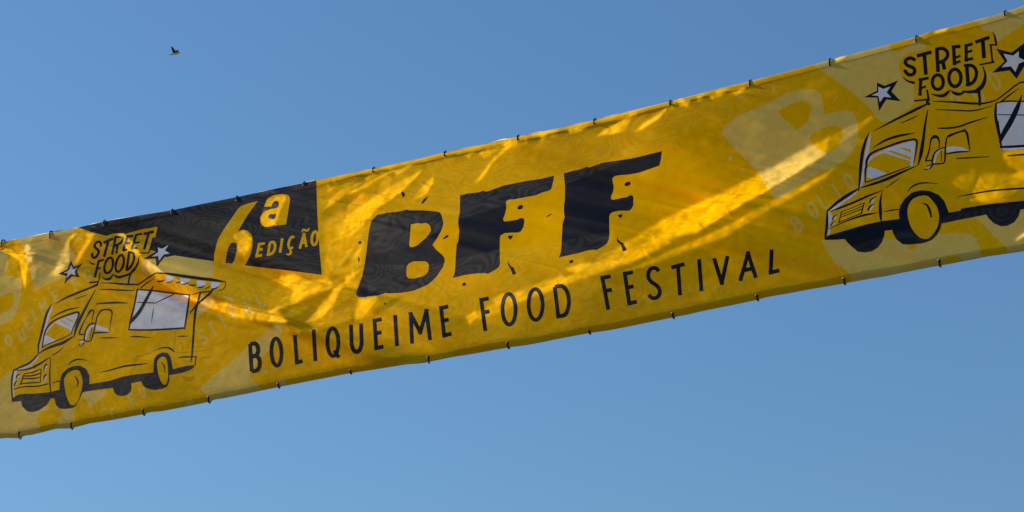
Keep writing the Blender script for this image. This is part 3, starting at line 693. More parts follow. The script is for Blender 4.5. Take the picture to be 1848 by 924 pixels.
truck('left end of the banner',
    [(21, 724), (20, 700), (20, 686), (25, 667), (45, 660), (60, 650), (70, 638), (75, 600), (85, 570), (94, 549), (100, 548), (135, 530), (165, 516), (178, 511), (212, 512), (248, 513), (281, 492), (330, 496), (407, 508), (406, 518), (398, 524), (385, 526), (362, 530), (357, 545), (352, 570), (349, 610), (348, 643), (355, 644), (353, 658), (340, 668), (310, 676), (300, 695), (262, 700), (180, 706), (150, 706), (134, 736), (95, 735), (60, 735), (40, 725)],
    cS([(150, 540), (150, 440), (210, 300), (300, 230), (400, 200), (480, 170), (560, 160), (640, 162), (665, 178), (690, 165), (900, 105), (1110, 72), (1095, 150), (1080, 222), (1035, 235), (1010, 330), (985, 430), (855, 430), (850, 520), (800, 640), (740, 720), (650, 760), (500, 750), (390, 800), (330, 800), (300, 850), (230, 850), (200, 800), (200, 580)]),
    [('chassis', [cG([(-350, 495), (-120, 420), (0, 386), (150, 360), (300, 310), (480, 275), (745, 248), (780, 470), (650, 470), (600, 430), (575, 370), (435, 400), (445, 450), (430, 510), (380, 560), (310, 578), (240, 565), (200, 520), (190, 490), (180, 462), (0, 485), (-240, 520)]), cD([(1240, 410), (1375, 388), (1380, 470), (1150, 525)])]),
     ('rear_bumper', [cE([(1000, 670), (1100, 640), (1220, 615), (1330, 606), (1300, 650), (1240, 685), (1100, 725), (960, 750)])]),
     ('wheel', [cE([(748, 640), (750, 590), (757, 520), (800, 460), (870, 430), (940, 435), (985, 490), (1000, 560), (1018, 670), (965, 748), (970, 790), (965, 840), (940, 900), (880, 935), (760, 955), (650, 930), (600, 890), (560, 800), (745, 720)])]),
     ('wheel', [cD([(825, 490), (830, 370), (860, 270), (930, 195), (1030, 155), (1120, 155), (1200, 200), (1245, 290), (1243, 415), (1150, 525), (1100, 630), (1050, 720), (1000, 745), (900, 755), (820, 750), (775, 700), (755, 610)])]),
     ('front_bumper', [cD([(178, 605), (240, 560), (310, 545), (500, 540), (690, 520), (835, 485), (840, 608), (700, 610), (690, 640), (650, 700), (550, 770), (450, 800), (370, 785), (310, 720), (290, 645), (170, 658)])])],
    [cE([(795, 600), (815, 530), (870, 490), (915, 510), (940, 580), (950, 700), (945, 800), (925, 870), (890, 880), (850, 830), (815, 730)]), cD([(890, 370), (910, 300), (960, 245), (1040, 215), (1100, 225), (1130, 290), (1148, 380), (1130, 500), (1090, 620), (1050, 690), (1010, 705), (970, 680), (920, 560)])],
    [('windscreen', cA([(200, 715), (330, 610), (470, 550), (615, 506), (602, 580), (562, 660), (522, 792), (506, 778), (520, 732), (420, 690), (315, 640), (240, 690), (180, 780), (160, 800)])),
     ('windscreen', cC([(600, 160), (612, 50), (650, 40), (780, 110), (650, 155)])),
     ('door_window', cA([(875, 660), (940, 680), (1030, 720), (1047, 760), (1000, 765), (930, 742), (866, 725)])),
     ('mirror', cA([(850, 662), (790, 680), (740, 760), (713, 880), (735, 872), (760, 770), (800, 710), (850, 690)])),
     ('pillar', cA([(262, 390), (268, 440), (222, 540), (188, 680), (150, 780), (115, 924), (80, 1080), (78, 1060), (110, 900), (150, 720), (200, 530)])),
     ('mirror_arm', cH([(335, 270), (395, 268), (390, 290), (350, 305)])),
     ('bonnet_edge', cC([(545, 295), (515, 360), (430, 455), (330, 505), (230, 525), (225, 515), (300, 490), (420, 430), (490, 365), (535, 290)])),
     ('front_edge', cC([(200, 528), (240, 530), (218, 620), (200, 740), (185, 790), (176, 785), (188, 650)])), ('front_edge', cC([(180, 802), (200, 800), (195, 880), (180, 908)])),
     ('headlight', cC([(620, 535), (626, 480), (645, 455), (668, 458), (642, 490), (632, 535)])), ('headlight', cC([(616, 672), (625, 615), (655, 598), (640, 640), (630, 672)])),
     ('headlight', cC([(240, 640), (250, 600), (287, 583), (272, 620)])), ('headlight', cC([(213, 730), (230, 692), (250, 683), (236, 715)]))],
    [cA([(455, 575), (480, 572), (550, 605), (547, 630), (495, 603)]), cA([(368, 608), (398, 598), (525, 680), (535, 700), (520, 690)])],
    LS_strokes,
    [cS([(1078, 225, 8), (1045, 235, 26), (1042, 300, 26), (1015, 370, 24), (985, 437, 18)]), cS([(852, 434, 16), (985, 437, 20)]), cS([(855, 470, 10), (840, 570, 26), (790, 660, 34), (725, 728, 40)]), cS([(735, 725, 34), (640, 755, 30), (560, 772, 36), (500, 738, 12)]), cS([(492, 735, 14), (450, 790, 36), (390, 800, 28), (335, 765, 6)]),
     cS([(158, 545, 6), (190, 580, 22), (230, 590, 22)]), cS([(316, 712, 14), (302, 780, 18), (290, 835, 18)]), cS([(172, 846, 26), (285, 835, 22)]), cS([(285, 850, 20), (270, 880, 24), (250, 895, 24)]), cS([(735, 730, 26), (715, 800, 22), (705, 860, 26)])],
    [('S', [W_(cS([(325, 335), (318, 290), (288, 280), (248, 305), (240, 350), (285, 395), (292, 430), (265, 480), (230, 502), (205, 480), (208, 445)]), 4.8)]),
     ('T', [W_(cS([(360, 292), (495, 232)]), 4.8), W_(cS([(428, 265), (368, 490)]), 5)]),
     ('R', [W_(cS([(528, 210), (480, 460)]), 4.6), W_(cS([(530, 215), (590, 212), (628, 235), (608, 285), (560, 318), (515, 332)]), 4.4), W_(cS([(555, 320), (540, 445)]), 4.6)]),
     ('E', [W_(cS([(695, 190), (632, 412)]), 4.6), W_(cS([(690, 207), (778, 193)]), 4), W_(cS([(665, 305), (735, 293)]), 3.4), W_(cS([(630, 400), (692, 385)]), 4)]),
     ('E', [W_(cS([(818, 175), (748, 392)]), 4.6), W_(cS([(812, 184), (900, 168)]), 4), W_(cS([(785, 297), (862, 285)]), 3.6), W_(cS([(745, 380), (830, 365)]), 4)]),
     ('T', [W_(cS([(915, 172), (1062, 138)]), 5), W_(cS([(988, 160), (925, 386)]), 5)]),
     ('F', [W_(cS([(295, 540), (238, 778)]), 4.6), W_(cS([(285, 552), (368, 528)]), 4), W_(cS([(270, 655), (322, 640)]), 3.4)]),
     ('O', [W_(cS([(470, 502), (492, 550), (482, 640), (440, 702), (390, 710), (372, 650), (388, 570), (430, 508), (470, 502)]), 4.6)]),
     ('O', [W_(cS([(620, 465), (643, 520), (633, 610), (590, 682), (545, 690), (528, 625), (547, 540), (585, 475), (620, 465)]), 4.6)]),
     ('D', [W_(cS([(718, 420), (680, 685)]), 4.6), W_(cS([(715, 425), (765, 432), (786, 480), (770, 570), (720, 650), (680, 672)]), 4.4)])],
    [(c1([(450, 598), (470, 640), (528, 616), (489, 665), (508, 707), (458, 700), (408, 752), (420, 698), (370, 685), (430, 655)]), c1([(452, 628), (467, 656), (494, 643), (474, 670), (480, 695), (452, 685), (420, 714), (432, 680), (403, 680), (440, 662)])),
     (cS([(905, 522), (1083, 420), (1075, 330), (1170, 350), (1290, 295), (1240, 395), (1300, 450), (1205, 492), (1098, 633), (1085, 512)]), cS([(1115, 355), (1170, 377), (1264, 323), (1215, 400), (1280, 443), (1200, 455), (1130, 542), (1120, 478), (1028, 486), (1122, 420)]))],
    [cB([(215, 335), (450, 350), (700, 385), (935, 410), (905, 660), (872, 865), (600, 880), (330, 888), (105, 880), (125, 760), (175, 560)])],
    [cB([(615, 140), (730, 155), (705, 200), (660, 225), (620, 225), (598, 195)]), cB([(815, 175), (945, 188), (920, 225), (870, 247), (830, 240), (805, 205)]), cB([(1050, 205), (1165, 220), (1145, 265), (1100, 292), (1060, 292), (1038, 255)]), cB([(1245, 225), (1358, 238), (1340, 280), (1300, 310), (1260, 314), (1235, 265)])])

RS_strokes = [
    cR2([(285, 435, 8), (500, 320, 26), (720, 210, 34), (900, 120, 40), (1060, 45, 20)]), cR2([(660, 322, 10), (780, 275, 18), (915, 210, 5)]), cR2([(1035, 140, 16), (1000, 330, 30), (970, 560, 44), (940, 750, 50), (900, 905, 14)]),
    cR2([(220, 462, 8), (170, 570, 36), (130, 720, 46), (105, 900, 46), (90, 1100, 34), (75, 1265, 16)]), cR2([(272, 670, 8), (430, 570, 32), (600, 510, 36), (750, 480, 26), (860, 458, 6)]),
    cR2([(165, 1140, 20), (165, 1000, 26), (180, 924, 32), (190, 830, 34), (260, 740, 32), (450, 660, 30), (650, 590, 32), (800, 555, 30), (865, 555, 30), (885, 600, 28), (870, 720, 22), (840, 880, 12)]),
    cR4([(710, 225, 16), (900, 160, 18), (1100, 85, 20), (1330, 0, 10)]), cR4([(635, 300, 12), (800, 250, 34), (1000, 180, 44), (1200, 90, 34), (1430, -10, 10)]),
    cR2([(1010, 850, 24), (1012, 825, 24), (1050, 720, 24), (1070, 600, 20), (1085, 545, 30), (1130, 512, 50), (1178, 535, 34), (1195, 600, 20), (1190, 668, 14)]), cR2([(1005, 850, 20), (1085, 840, 18)]),
    cR2([(1265, 665, 20), (1190, 690, 18), (1130, 740, 22), (1102, 820, 26), (1098, 885, 22), (1180, 890, 22), (1262, 872, 22), (1275, 780, 26), (1280, 660, 24), (1290, 580, 22), (1305, 520, 22), (1350, 485, 22), (1450, 450, 18), (1560, 412, 18)]),
    cR2([(1220, 705, 14), (1225, 855, 14)]), cRB([(990, 300, 6), (1012, 305, 8)]), cRB([(1005, 285, 4), (1050, 270, 10)]), cRB([(1050, 272, 9), (1030, 298, 9)]),
    cRB([(1150, 95, 8), (1200, 72, 8), (1245, 58, 12), (1265, 70, 16), (1275, 120, 13), (1285, 185, 5)]), cRB([(1135, 205, 8), (1200, 192, 12), (1278, 188, 7)]),
    cR3([(260, 740, 14), (380, 740, 28), (560, 720, 28), (760, 650, 26), (985, 582, 10)]), cR3([(235, 467, 12), (450, 475, 20), (720, 487, 22), (860, 470, 20), (1070, 410, 6)]), cR3([(190, 347, 12), (450, 355, 28), (750, 378, 34), (950, 375, 28), (1120, 330, 20)]),
    cR3([(1120, 330, 20), (1280, 210, 24), (1430, 95, 24), (1524, 65, 24), (1800, 60, 28), (2300, 70, 28)]), cR3([(1190, 350, 22), (1320, 250, 22), (1450, 155, 8)]),
    cR3([(1115, 380, 28), (1108, 560, 44), (1150, 780, 46), (1185, 924, 40)]), cRB([(1460, 0, 18), (1485, 160, 12)]), cRB([(1480, 160, 14), (1560, 157, 16), (1640, 152, 16), (1900, 140, 16)]), cR3([(1130, 372, 20), (1260, 345, 24), (1524, 350, 20), (1700, 360, 20)]),
    cR3([(1492, 258, 10), (1430, 430, 66), (1330, 640, 80), (1220, 830, 70), (1175, 940, 40)]), cR3([(1145, 543, 14), (1560, 548, 16)]), cRB([(1200, 233, 6), (1280, 228, 10), (1408, 222, 5)]), cRB([(1525, 215, 8), (1640, 207, 12), (1760, 200, 8)]),
    cR4([(605, 318, 18), (480, 390, 44), (320, 500, 44), (180, 620, 24)]), cR4([(176, 625, 20), (175, 720, 34), (167, 860, 36), (158, 924, 36), (148, 1010, 24)]),
    cR4([(215, 630, 8), (350, 580, 28), (550, 500, 32), (750, 410, 28), (945, 335, 8)]), cR4([(942, 345, 6), (915, 480, 32), (915, 640, 50), (925, 765, 16)]),
    cR4([(362, 640, 12), (692, 508, 12)]), cR4([(375, 640, 16), (338, 782, 18)]), cR4([(340, 780, 14), (650, 655, 14)]), cR4([(690, 510, 14), (650, 655, 24)]), cR4([(385, 670, 10), (665, 555, 12)]), cR4([(375, 705, 10), (650, 595, 14)]),
    cR4([(765, 510, 16), (790, 460, 22), (870, 422, 8)]), cR4([(742, 610, 26), (770, 560, 26), (830, 527, 8)]), cR4([(250, 745, 16), (270, 700, 18), (305, 678, 8)]), cR4([(222, 825, 16), (250, 790, 16), (285, 770, 6)]),
    cR4([(195, 875, 6), (400, 780, 16), (650, 690, 30), (800, 660, 24), (875, 645, 6)]), cR4([(960, 633, 10), (1080, 610, 20), (1172, 600, 16)]), cR4([(980, 308, 6), (1080, 240, 16), (1175, 170, 8)]),
    cR6([(235, 155, 10), (290, 100, 18), (400, 62, 18), (565, 70, 6)]), cR6([(395, 290, 6), (445, 305, 22), (480, 370, 28), (497, 440, 18)]), cR6([(790, 217, 5), (950, 185, 16), (1200, 145, 20), (1540, 120, 20), (1900, 90, 14)]),
]
truck('right end of the banner',
    [(1490, 432), (1489, 400), (1492, 381), (1510, 366), (1546, 342), (1552, 300), (1560, 265), (1568, 242), (1577, 237), (1620, 210), (1677, 187), (1700, 181), (1760, 186), (1800, 181), (1822, 165), (1840, 152), (1960, 130), (1960, 360), (1850, 372), (1760, 390), (1700, 402), (1690, 430), (1660, 440), (1600, 430), (1540, 430)],
    cRS([(95, 540), (95, 500), (110, 440), (150, 390), (220, 355), (290, 340), (460, 290), (700, 240), (950, 200), (1140, 118), (1172, 108), (1205, 160), (1215, 220), (1225, 270), (1150, 268), (1160, 370), (1170, 470), (1050, 490), (1090, 560), (1085, 660), (1050, 740), (990, 800), (850, 815), (750, 840), (650, 800), (600, 850), (540, 855), (450, 830), (430, 900), (270, 905), (268, 800), (265, 690), (170, 660), (120, 600)]),
    [('front_bumper', [cR5([(180, 505), (400, 437), (700, 350), (930, 300), (1190, 268), (1300, 300), (1340, 400), (1180, 420), (1075, 425), (975, 435), (972, 500), (940, 590), (880, 670), (800, 720), (700, 738), (600, 725), (510, 650), (450, 590), (420, 550), (300, 560), (143, 562)])]),
     ('chassis', [cR6([(660, 400), (690, 393), (825, 368), (828, 348), (1110, 300), (1540, 258), (2100, 190), (2100, 290), (1540, 350), (1488, 360), (1470, 430), (1420, 500), (1340, 540), (1270, 545), (1190, 510), (1130, 450), (1110, 415), (850, 465), (560, 525)])]),
     ('wheel', [cR6([(140, 470), (135, 390), (150, 320), (200, 240), (280, 170), (380, 142), (480, 150), (580, 195), (640, 260), (670, 330), (692, 395), (660, 450), (615, 510), (595, 580), (560, 640), (500, 700), (400, 735), (250, 748), (180, 745), (110, 690), (75, 630), (62, 585), (140, 565)])])],
    [cR6([(232, 400), (245, 310), (300, 235), (400, 203), (460, 210), (510, 260), (560, 330), (582, 420), (575, 520), (540, 600), (480, 670), (430, 685), (370, 670), (300, 600), (255, 510)])],
    [('windscreen', cR2([(205, 860), (240, 790), (440, 690), (640, 620), (820, 570), (862, 588), (850, 720), (822, 920), (785, 925), (800, 852), (430, 740), (300, 780), (225, 850), (190, 900)])), ('windscreen', cR4([(733, 160), (732, 20), (770, 10), (860, 40), (1005, 105), (820, 165)])),
     ('door_window', cRB([(1128, 162), (1180, 154), (1240, 162), (1282, 185), (1220, 190), (1132, 190)])), ('mirror', cR2([(1265, 668), (1200, 695), (1145, 745), (1110, 890), (1135, 885), (1160, 760), (1220, 700), (1265, 685)])),
     ('pillar', cR2([(232, 465), (243, 500), (218, 700), (170, 950), (150, 1120), (110, 1210), (75, 1270), (100, 1120), (140, 900), (160, 760), (195, 600)])), ('mirror_arm', cRB([(1002, 287), (1045, 273), (1035, 288), (1000, 294)])),
     ('bonnet_edge', cR4([(610, 330), (565, 395), (420, 495), (290, 590), (230, 625), (200, 630), (330, 520), (560, 370)])), ('front_edge', cR4([(180, 630), (222, 640), (247, 690), (232, 760), (215, 830), (200, 862), (193, 760), (190, 690)])), ('front_edge', cR5([(190, 415), (222, 412), (218, 470), (182, 505)])),
     ('headlight', cR4([(778, 508), (800, 460), (878, 428), (832, 465), (805, 508)])), ('headlight', cR4([(765, 605), (790, 560), (834, 535), (812, 570), (785, 605)])), ('headlight', cR4([(262, 742), (285, 700), (308, 690), (295, 735)])), ('headlight', cR4([(242, 822), (260, 795), (288, 778), (275, 802)]))],
    [cR2([(642, 672), (680, 662), (802, 692), (802, 738)]), cR2([(475, 717), (530, 703), (798, 795), (800, 838)])],
    RS_strokes,
    [cRS([(1175, 110, 5), (1200, 160, 22), (1212, 220, 26), (1220, 265, 16)]), cRS([(1148, 263, 20), (1225, 262, 20)]), cRS([(1155, 265, 24), (1165, 370, 24), (1175, 465, 22)]), cRS([(1030, 492, 20), (1190, 462, 24)]), cRS([(1062, 510, 12), (1092, 620, 30), (1062, 730, 50), (990, 800, 50)]), cRS([(1000, 800, 40), (900, 808, 34), (830, 800, 18)]), cRS([(690, 790, 8), (740, 825, 36), (800, 832, 34), (862, 800, 18)]),
     cRS([(460, 830, 6), (540, 850, 30), (610, 850, 40), (660, 810, 34), (680, 785, 12)]), cRS([(128, 628, 5), (190, 680, 22), (265, 702, 30)]), cRS([(418, 790, 24), (430, 860, 26), (437, 900, 28)]), cRS([(272, 912, 18), (440, 892, 26)]), cRS([(1018, 805, 38), (1026, 880, 32), (1026, 955, 34)]), cRS([(425, 900, 36), (420, 935, 34), (440, 950, 30)])],
    [('S', [W_(cRS([(268, 432), (232, 416), (182, 430), (165, 470), (200, 505), (258, 530), (275, 570), (250, 605), (200, 606), (162, 565)]), 6.6)]), ('T', [W_(cRS([(300, 393), (470, 345)]), 6.6), W_(cRS([(385, 372), (405, 610)]), 7)]),
     ('R', [W_(cRS([(530, 300), (545, 578)]), 7), W_(cRS([(530, 312), (600, 304), (648, 340), (654, 390), (620, 438), (560, 468)]), 6.6), W_(cRS([(600, 450), (620, 550)]), 7)]), ('E', [W_(cRS([(725, 268), (735, 500)]), 6.6), W_(cRS([(702, 288), (806, 280)]), 6.4), W_(cRS([(735, 415), (806, 388)]), 4.4), W_(cRS([(715, 482), (805, 452)]), 5)]),
     ('E', [W_(cRS([(870, 255), (870, 458)]), 6.2), W_(cRS([(850, 278), (947, 250)]), 5.4), W_(cRS([(875, 352), (942, 328)]), 4.6), W_(cRS([(852, 443), (952, 418)]), 5.4)]), ('T', [W_(cRS([(975, 232), (1140, 176)]), 6.4), W_(cRS([(1062, 200), (1078, 418)]), 7.4)]),
     ('F', [W_(cRS([(345, 645), (335, 852)]), 6.2), W_(cRS([(318, 672), (436, 645)]), 5.4), W_(cRS([(350, 765), (406, 742)]), 4)]), ('O', [W_([tuple(q) for q in ell(542, 695, 64, 84, 0, 12)] and cRS([tuple(q) for q in np.vstack([ell(542, 695, 64, 84, 0, 12), ell(542, 695, 64, 84, 0, 12)[:1]])]), 6.2)]),
     ('O', [W_(cRS([tuple(q) for q in np.vstack([ell(740, 645, 70, 100, 0, 12), ell(740, 645, 70, 100, 0, 12)[:1]])]), 6.6)]), ('D', [W_(cRS([(875, 482), (895, 745)]), 7), W_(cRS([(860, 502), (940, 505), (986, 560), (982, 640), (940, 705), (880, 725)]), 6.4)])],
    [(cR7([(470, 318), (620, 383), (893, 273), (757, 495), (942, 690), (655, 655), (510, 887), (475, 620), (208, 612), (468, 480)]), cR7([(495, 400), (595, 445), (737, 395), (660, 515), (752, 615), (605, 600), (525, 712), (500, 585), (358, 570), (495, 515)])),
     (cRS([(1215, 305), (1395, 352), (1560, 228), (1545, 385), (1690, 445), (1540, 515), (1455, 657), (1375, 560), (1168, 587), (1315, 455)]), cRS([(1300, 365), (1415, 387), (1480, 335), (1480, 410), (1560, 445), (1480, 480), (1440, 577), (1390, 512), (1280, 522), (1350, 450)]))],
    [cR3([(1120, 385), (1260, 352), (1524, 355), (2200, 370), (2200, 1010), (1524, 1040), (1220, 1070), (1190, 920), (1120, 560)])])

# ---- BFF and the blots
layer(K('letter', M_BLK, label='large black letter B'), [c3([(1025, 345), (1060, 310), (1110, 298), (1200, 288), (1250, 276), (1265, 280), (1350, 280), (1440, 288), (1458, 294), (1470, 310), (1482, 360), (1478, 385), (1468, 412), (1440, 460), (1412, 500), (1435, 530), (1475, 565), (1489, 585), (1490, 605), (1480, 640), (1440, 700), (1412, 730), (1380, 755), (1300, 790), (1220, 805), (1130, 810), (1115, 806), (1070, 822), (1000, 828), (985, 834), (940, 832), (925, 818), (935, 780), (965, 700), (980, 620), (990, 560), (1000, 470), (1010, 400)])],
      [c3([(1275, 370), (1320, 362), (1340, 366), (1370, 360), (1390, 372), (1398, 385), (1402, 410), (1390, 432), (1370, 455), (1320, 500), (1290, 515), (1270, 514), (1265, 500), (1270, 430)]),
       c3([(1260, 620), (1280, 610), (1300, 605), (1365, 605), (1382, 614), (1390, 632), (1385, 670), (1370, 688), (1345, 702), (1290, 715), (1262, 714), (1250, 705), (1246, 680), (1248, 640)])])
layer(K('letter', M_BLK, label='first large black letter F'), [cF([(177, 397), (230, 384), (270, 380), (300, 376), (322, 367), (345, 373), (380, 362), (450, 335), (600, 305), (700, 290), (776, 271), (770, 310), (757, 358), (735, 370), (700, 378), (660, 396), (640, 400), (560, 415), (520, 423), (490, 424), (476, 430), (470, 440), (472, 480), (462, 520), (452, 545), (454, 558), (464, 563), (520, 555), (545, 550), (560, 541), (575, 541), (585, 548), (587, 565), (580, 600), (565, 625), (548, 634), (500, 635), (460, 638), (436, 652), (431, 665), (430, 740), (432, 830), (425, 850), (410, 865), (370, 888), (352, 897), (335, 891), (270, 895), (200, 905), (150, 918), (130, 924), (140, 900), (145, 870), (150, 780), (155, 710), (165, 690), (172, 620), (165, 580), (166, 545), (176, 500)])])
layer(K('letter', M_BLK, label='second large black letter F'), [cF([(837, 257), (900, 240), (940, 232), (985, 215), (1002, 219), (1080, 190), (1120, 184), (1200, 172), (1280, 160), (1462, 115), (1455, 170), (1445, 208), (1400, 224), (1360, 238), (1320, 252), (1250, 265), (1200, 268), (1162, 274), (1148, 286), (1147, 300), (1156, 345), (1150, 375), (1138, 405), (1138, 418), (1148, 426), (1210, 412), (1240, 408), (1258, 396), (1274, 397), (1280, 410), (1280, 460), (1268, 482), (1255, 495), (1190, 495), (1150, 503), (1132, 515), (1127, 530), (1128, 640), (1124, 680), (1110, 705), (1090, 720), (1045, 745), (1020, 743), (985, 748), (930, 765), (860, 780), (825, 788), (805, 794), (818, 760), (822, 720), (825, 650), (830, 570), (842, 540), (838, 500), (838, 460), (843, 430), (845, 340), (841, 300)])])
blots = [cF([(0, 0), (0, 0), (0, 0)])]
blots = [c3([(1210, 165), (1222, 160), (1240, 176), (1226, 203)]), ell(649.5, 438, 2.7, 3.2, .6), c3([(940, 570), (950, 590), (945, 618), (938, 600)]), ell(695, 548, 1.6, 1.8),
         ell(939, 374, 5.6, 3.8, -.5), cF([(480, 655), (514, 650), (510, 665), (498, 680), (486, 670)]), ell(1132.5, 332, 6, 3.8, -.4), cF([(1178, 522), (1212, 515), (1208, 532), (1196, 543)]), ell(1031, 472, 4.2, 3, -.4), ell(837.6, 513, 4, 3, -.4),
         cF([(490, 812), (486, 825), (500, 848), (520, 858), (535, 897), (512, 902), (498, 865), (482, 838), (482, 825)]), cF([(1182, 655), (1178, 672), (1200, 694), (1216, 700), (1240, 745), (1214, 755), (1200, 712), (1176, 688), (1174, 668)])]
blots_r = [ribbon(c3([(1347, 235, 10), (1362, 215, 16), (1384, 192, 4)])), ribbon(c3([(1478, 464, 4), (1492, 455, 12), (1508, 444, 14)])), ribbon(cF([(728, 534, 4), (745, 523, 8), (764, 514, 3)]))]
for q in blots: layer(K('ink_blot', M_INK), [q])
for q in blots_r: layer(K('ink_blot', M_INK), q)

# ---- BOLIQUEIME FOOD FESTIVAL
text = [('B', c4, (238, 485), (318, 476), (250, 687), (330, 670)), ('O', c4, (370, 455), (458, 443), (380, 655), (470, 640)), ('L', c4, (522, 428), (583, 416), (538, 630), (600, 614)), ('I', c4, (643, 406), (668, 402), (655, 608), (680, 603)),
        ('Q', c4, (727, 390), (822, 378), (735, 592), (830, 580)), ('U', c4, (880, 362), (970, 350), (888, 565), (976, 552)), ('E', c4, (1030, 337), (1102, 324), (1043, 538), (1114, 522)), ('I', c4, (1161, 315), (1188, 309), (1173, 513), (1201, 507)),
        ('M', c4, (1253, 297), (1392, 270), (1270, 497), (1410, 470)), ('E', c4, (1453, 257), (1524, 242), (1475, 458), (1549, 440)),
        ('F', cF6, (298, 417), (371, 402), (325, 628), (402, 612)), ('O', cF6, (431, 382), (540, 372), (438, 603), (547, 592)), ('O', cF6, (597, 350), (712, 342), (604, 573), (719, 562)), ('D', cF6, (765, 333), (875, 318), (793, 547), (888, 530)),
        ('F', cF6, (1068, 277), (1146, 262), (1108, 492), (1188, 478)), ('E', cF6, (1211, 250), (1289, 236), (1244, 466), (1316, 448)), ('S', cF6, (1355, 220), (1456, 206), (1368, 434), (1466, 420)), ('T', c8, (168, 494), (278, 464), (183, 690), (292, 672)),
        ('I', c8, (343, 452), (373, 447), (358, 658), (389, 650)), ('V', c8, (440, 432), (552, 416), (447, 632), (560, 606)), ('A', c8, (612, 408), (728, 384), (606, 592), (734, 566)), ('L', c8, (808, 378), (880, 366), (798, 551), (886, 531))]
for ch, f, *q in text:
    layer(K('letter', M_INK, label='black letter ' + ch + ' of the lower line'), glyph(ch, *f(q), 7.3))

# ================================================================== cut the cloth along every printed edge (one tessellation, no overlaps)
V, ED = [], []
XS = np.arange(X0, X1 + .1, 2.6)
NV = 150
for x in XS:
    a, b = ytop(x), ybot(x)
    for v in np.linspace(0, 1, NV):
        V.append((x, a + (b - a) * v))
nx = len(XS)
for i in range(nx - 1):
    ED += [(i * NV, (i + 1) * NV), (i * NV + NV - 1, (i + 1) * NV + NV - 1)]
ED += [(j, j + 1) for j in range(NV - 1)] + [((nx - 1) * NV + j, (nx - 1) * NV + j + 1) for j in range(NV - 1)]
V = [(x + (0 if (k % NV in (0, NV - 1) or k < NV or k >= (nx - 1) * NV) else 1e-3 * math.sin(k * 12.9898)), y) for k, (x, y) in enumerate(V)]
for key, polys, holes in LAYERS:
    for p in polys + holes:
        p = p.copy(); p[:, 0] = np.clip(p[:, 0], X0 + 1.37, X1 - 1.37)
        q = []
        for i in range(len(p)):            # short edges, so that every printed outline follows the folds
            a, c = p[i], p[(i + 1) % len(p)]
            m = max(1, int(math.hypot(*(c - a)) / 2.6))
            q += [a + (c - a) * t / m for t in range(m)]
        p = np.array(q)
        b = len(V); n = len(p)
        V += [tuple(q) for q in p]
        ED += [(b + i, b + (i + 1) % n) for i in range(n)]
res = delaunay_2d_cdt([Vector(v) for v in V], ED, [], 0, 1e-4, False)
VV = np.array([tuple(v) for v in res[0]])
TT = np.array([f for f in res[2] if len(f) == 3])
CC = VV[TT].mean(1)
ok = (CC[:, 1] > ytop(CC[:, 0])) & (CC[:, 1] < ybot(CC[:, 0])) & (CC[:, 0] > X0) & (CC[:, 0] < X1)
TT, CC = TT[ok], CC[ok]
a2 = VV[TT[:, 1]] - VV[TT[:, 0]]; b2 = VV[TT[:, 2]] - VV[TT[:, 0]]
area = a2[:, 0] * b2[:, 1] - a2[:, 1] * b2[:, 0]
TT[area > 0] = TT[area > 0][:, ::-1]
keys = ['cloth'] + sorted({k for k, _, _ in LAYERS}, key=lambda k: [q[0] for q in LAYERS].index(k))
kid = {k: i for i, k in enumerate(keys)}
lab = np.zeros(len(TT), int)
order = np.argsort(CC[:, 0]); cx_sorted = CC[order, 0]
for key, polys, holes in LAYERS:
    hit = []
    for p in polys:
        lo, hi = p.min(0), p.max(0)
        k = order[np.searchsorted(cx_sorted, lo[0]):np.searchsorted(cx_sorted, hi[0])]
        k = k[(CC[k, 1] >= lo[1]) & (CC[k, 1] <= hi[1])]
        if len(k): hit.append(k[winding(CC[k], p) != 0])
    if not hit: continue
    hit = np.unique(np.concatenate(hit))
    for p in holes:
        hit = hit[winding(CC[hit], p) == 0]
    lab[hit] = kid[key]

PW, PN, Ps, Pz = on_cloth(VV)
print('cloth verts', len(VV), 'tris', len(TT))

# printed wood graining with the vinyl's reflection painted in, around a plain middle band
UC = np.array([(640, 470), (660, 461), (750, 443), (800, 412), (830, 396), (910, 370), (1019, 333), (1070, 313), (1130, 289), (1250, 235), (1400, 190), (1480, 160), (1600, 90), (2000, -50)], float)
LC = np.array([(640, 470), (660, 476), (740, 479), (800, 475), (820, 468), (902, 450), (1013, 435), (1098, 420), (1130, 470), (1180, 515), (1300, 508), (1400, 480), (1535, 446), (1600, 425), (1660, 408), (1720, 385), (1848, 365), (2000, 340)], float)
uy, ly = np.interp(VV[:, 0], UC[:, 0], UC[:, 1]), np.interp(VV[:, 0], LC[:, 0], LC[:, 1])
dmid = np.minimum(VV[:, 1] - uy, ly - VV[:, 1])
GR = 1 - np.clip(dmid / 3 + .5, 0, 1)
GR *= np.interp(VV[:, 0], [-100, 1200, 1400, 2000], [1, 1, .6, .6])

def mesh_obj(name, verts, faces, mat, parent=None, smooth=True):
    me = bpy.data.meshes.new(name)
    me.from_pydata([tuple(v) for v in verts], [], [tuple(int(q) for q in f) for f in faces])
    if smooth: me.polygons.foreach_set('use_smooth', [True] * len(me.polygons))
    me.materials.append(mat)
    me.update()
    o = bpy.data.objects.new(name, me)
    COL.objects.link(o)
    if parent: o.parent = parent
    return o

banner = bpy.data.objects.new('banner', None)
banner.location = P0
COL.objects.link(banner)
banner['label'] = 'long yellow vinyl festival banner with black lettering and cartoon food lorries, strung across the sky'
banner['category'] = 'banner'
OBJ = {'banner': banner}
bpy.context.view_layer.update()

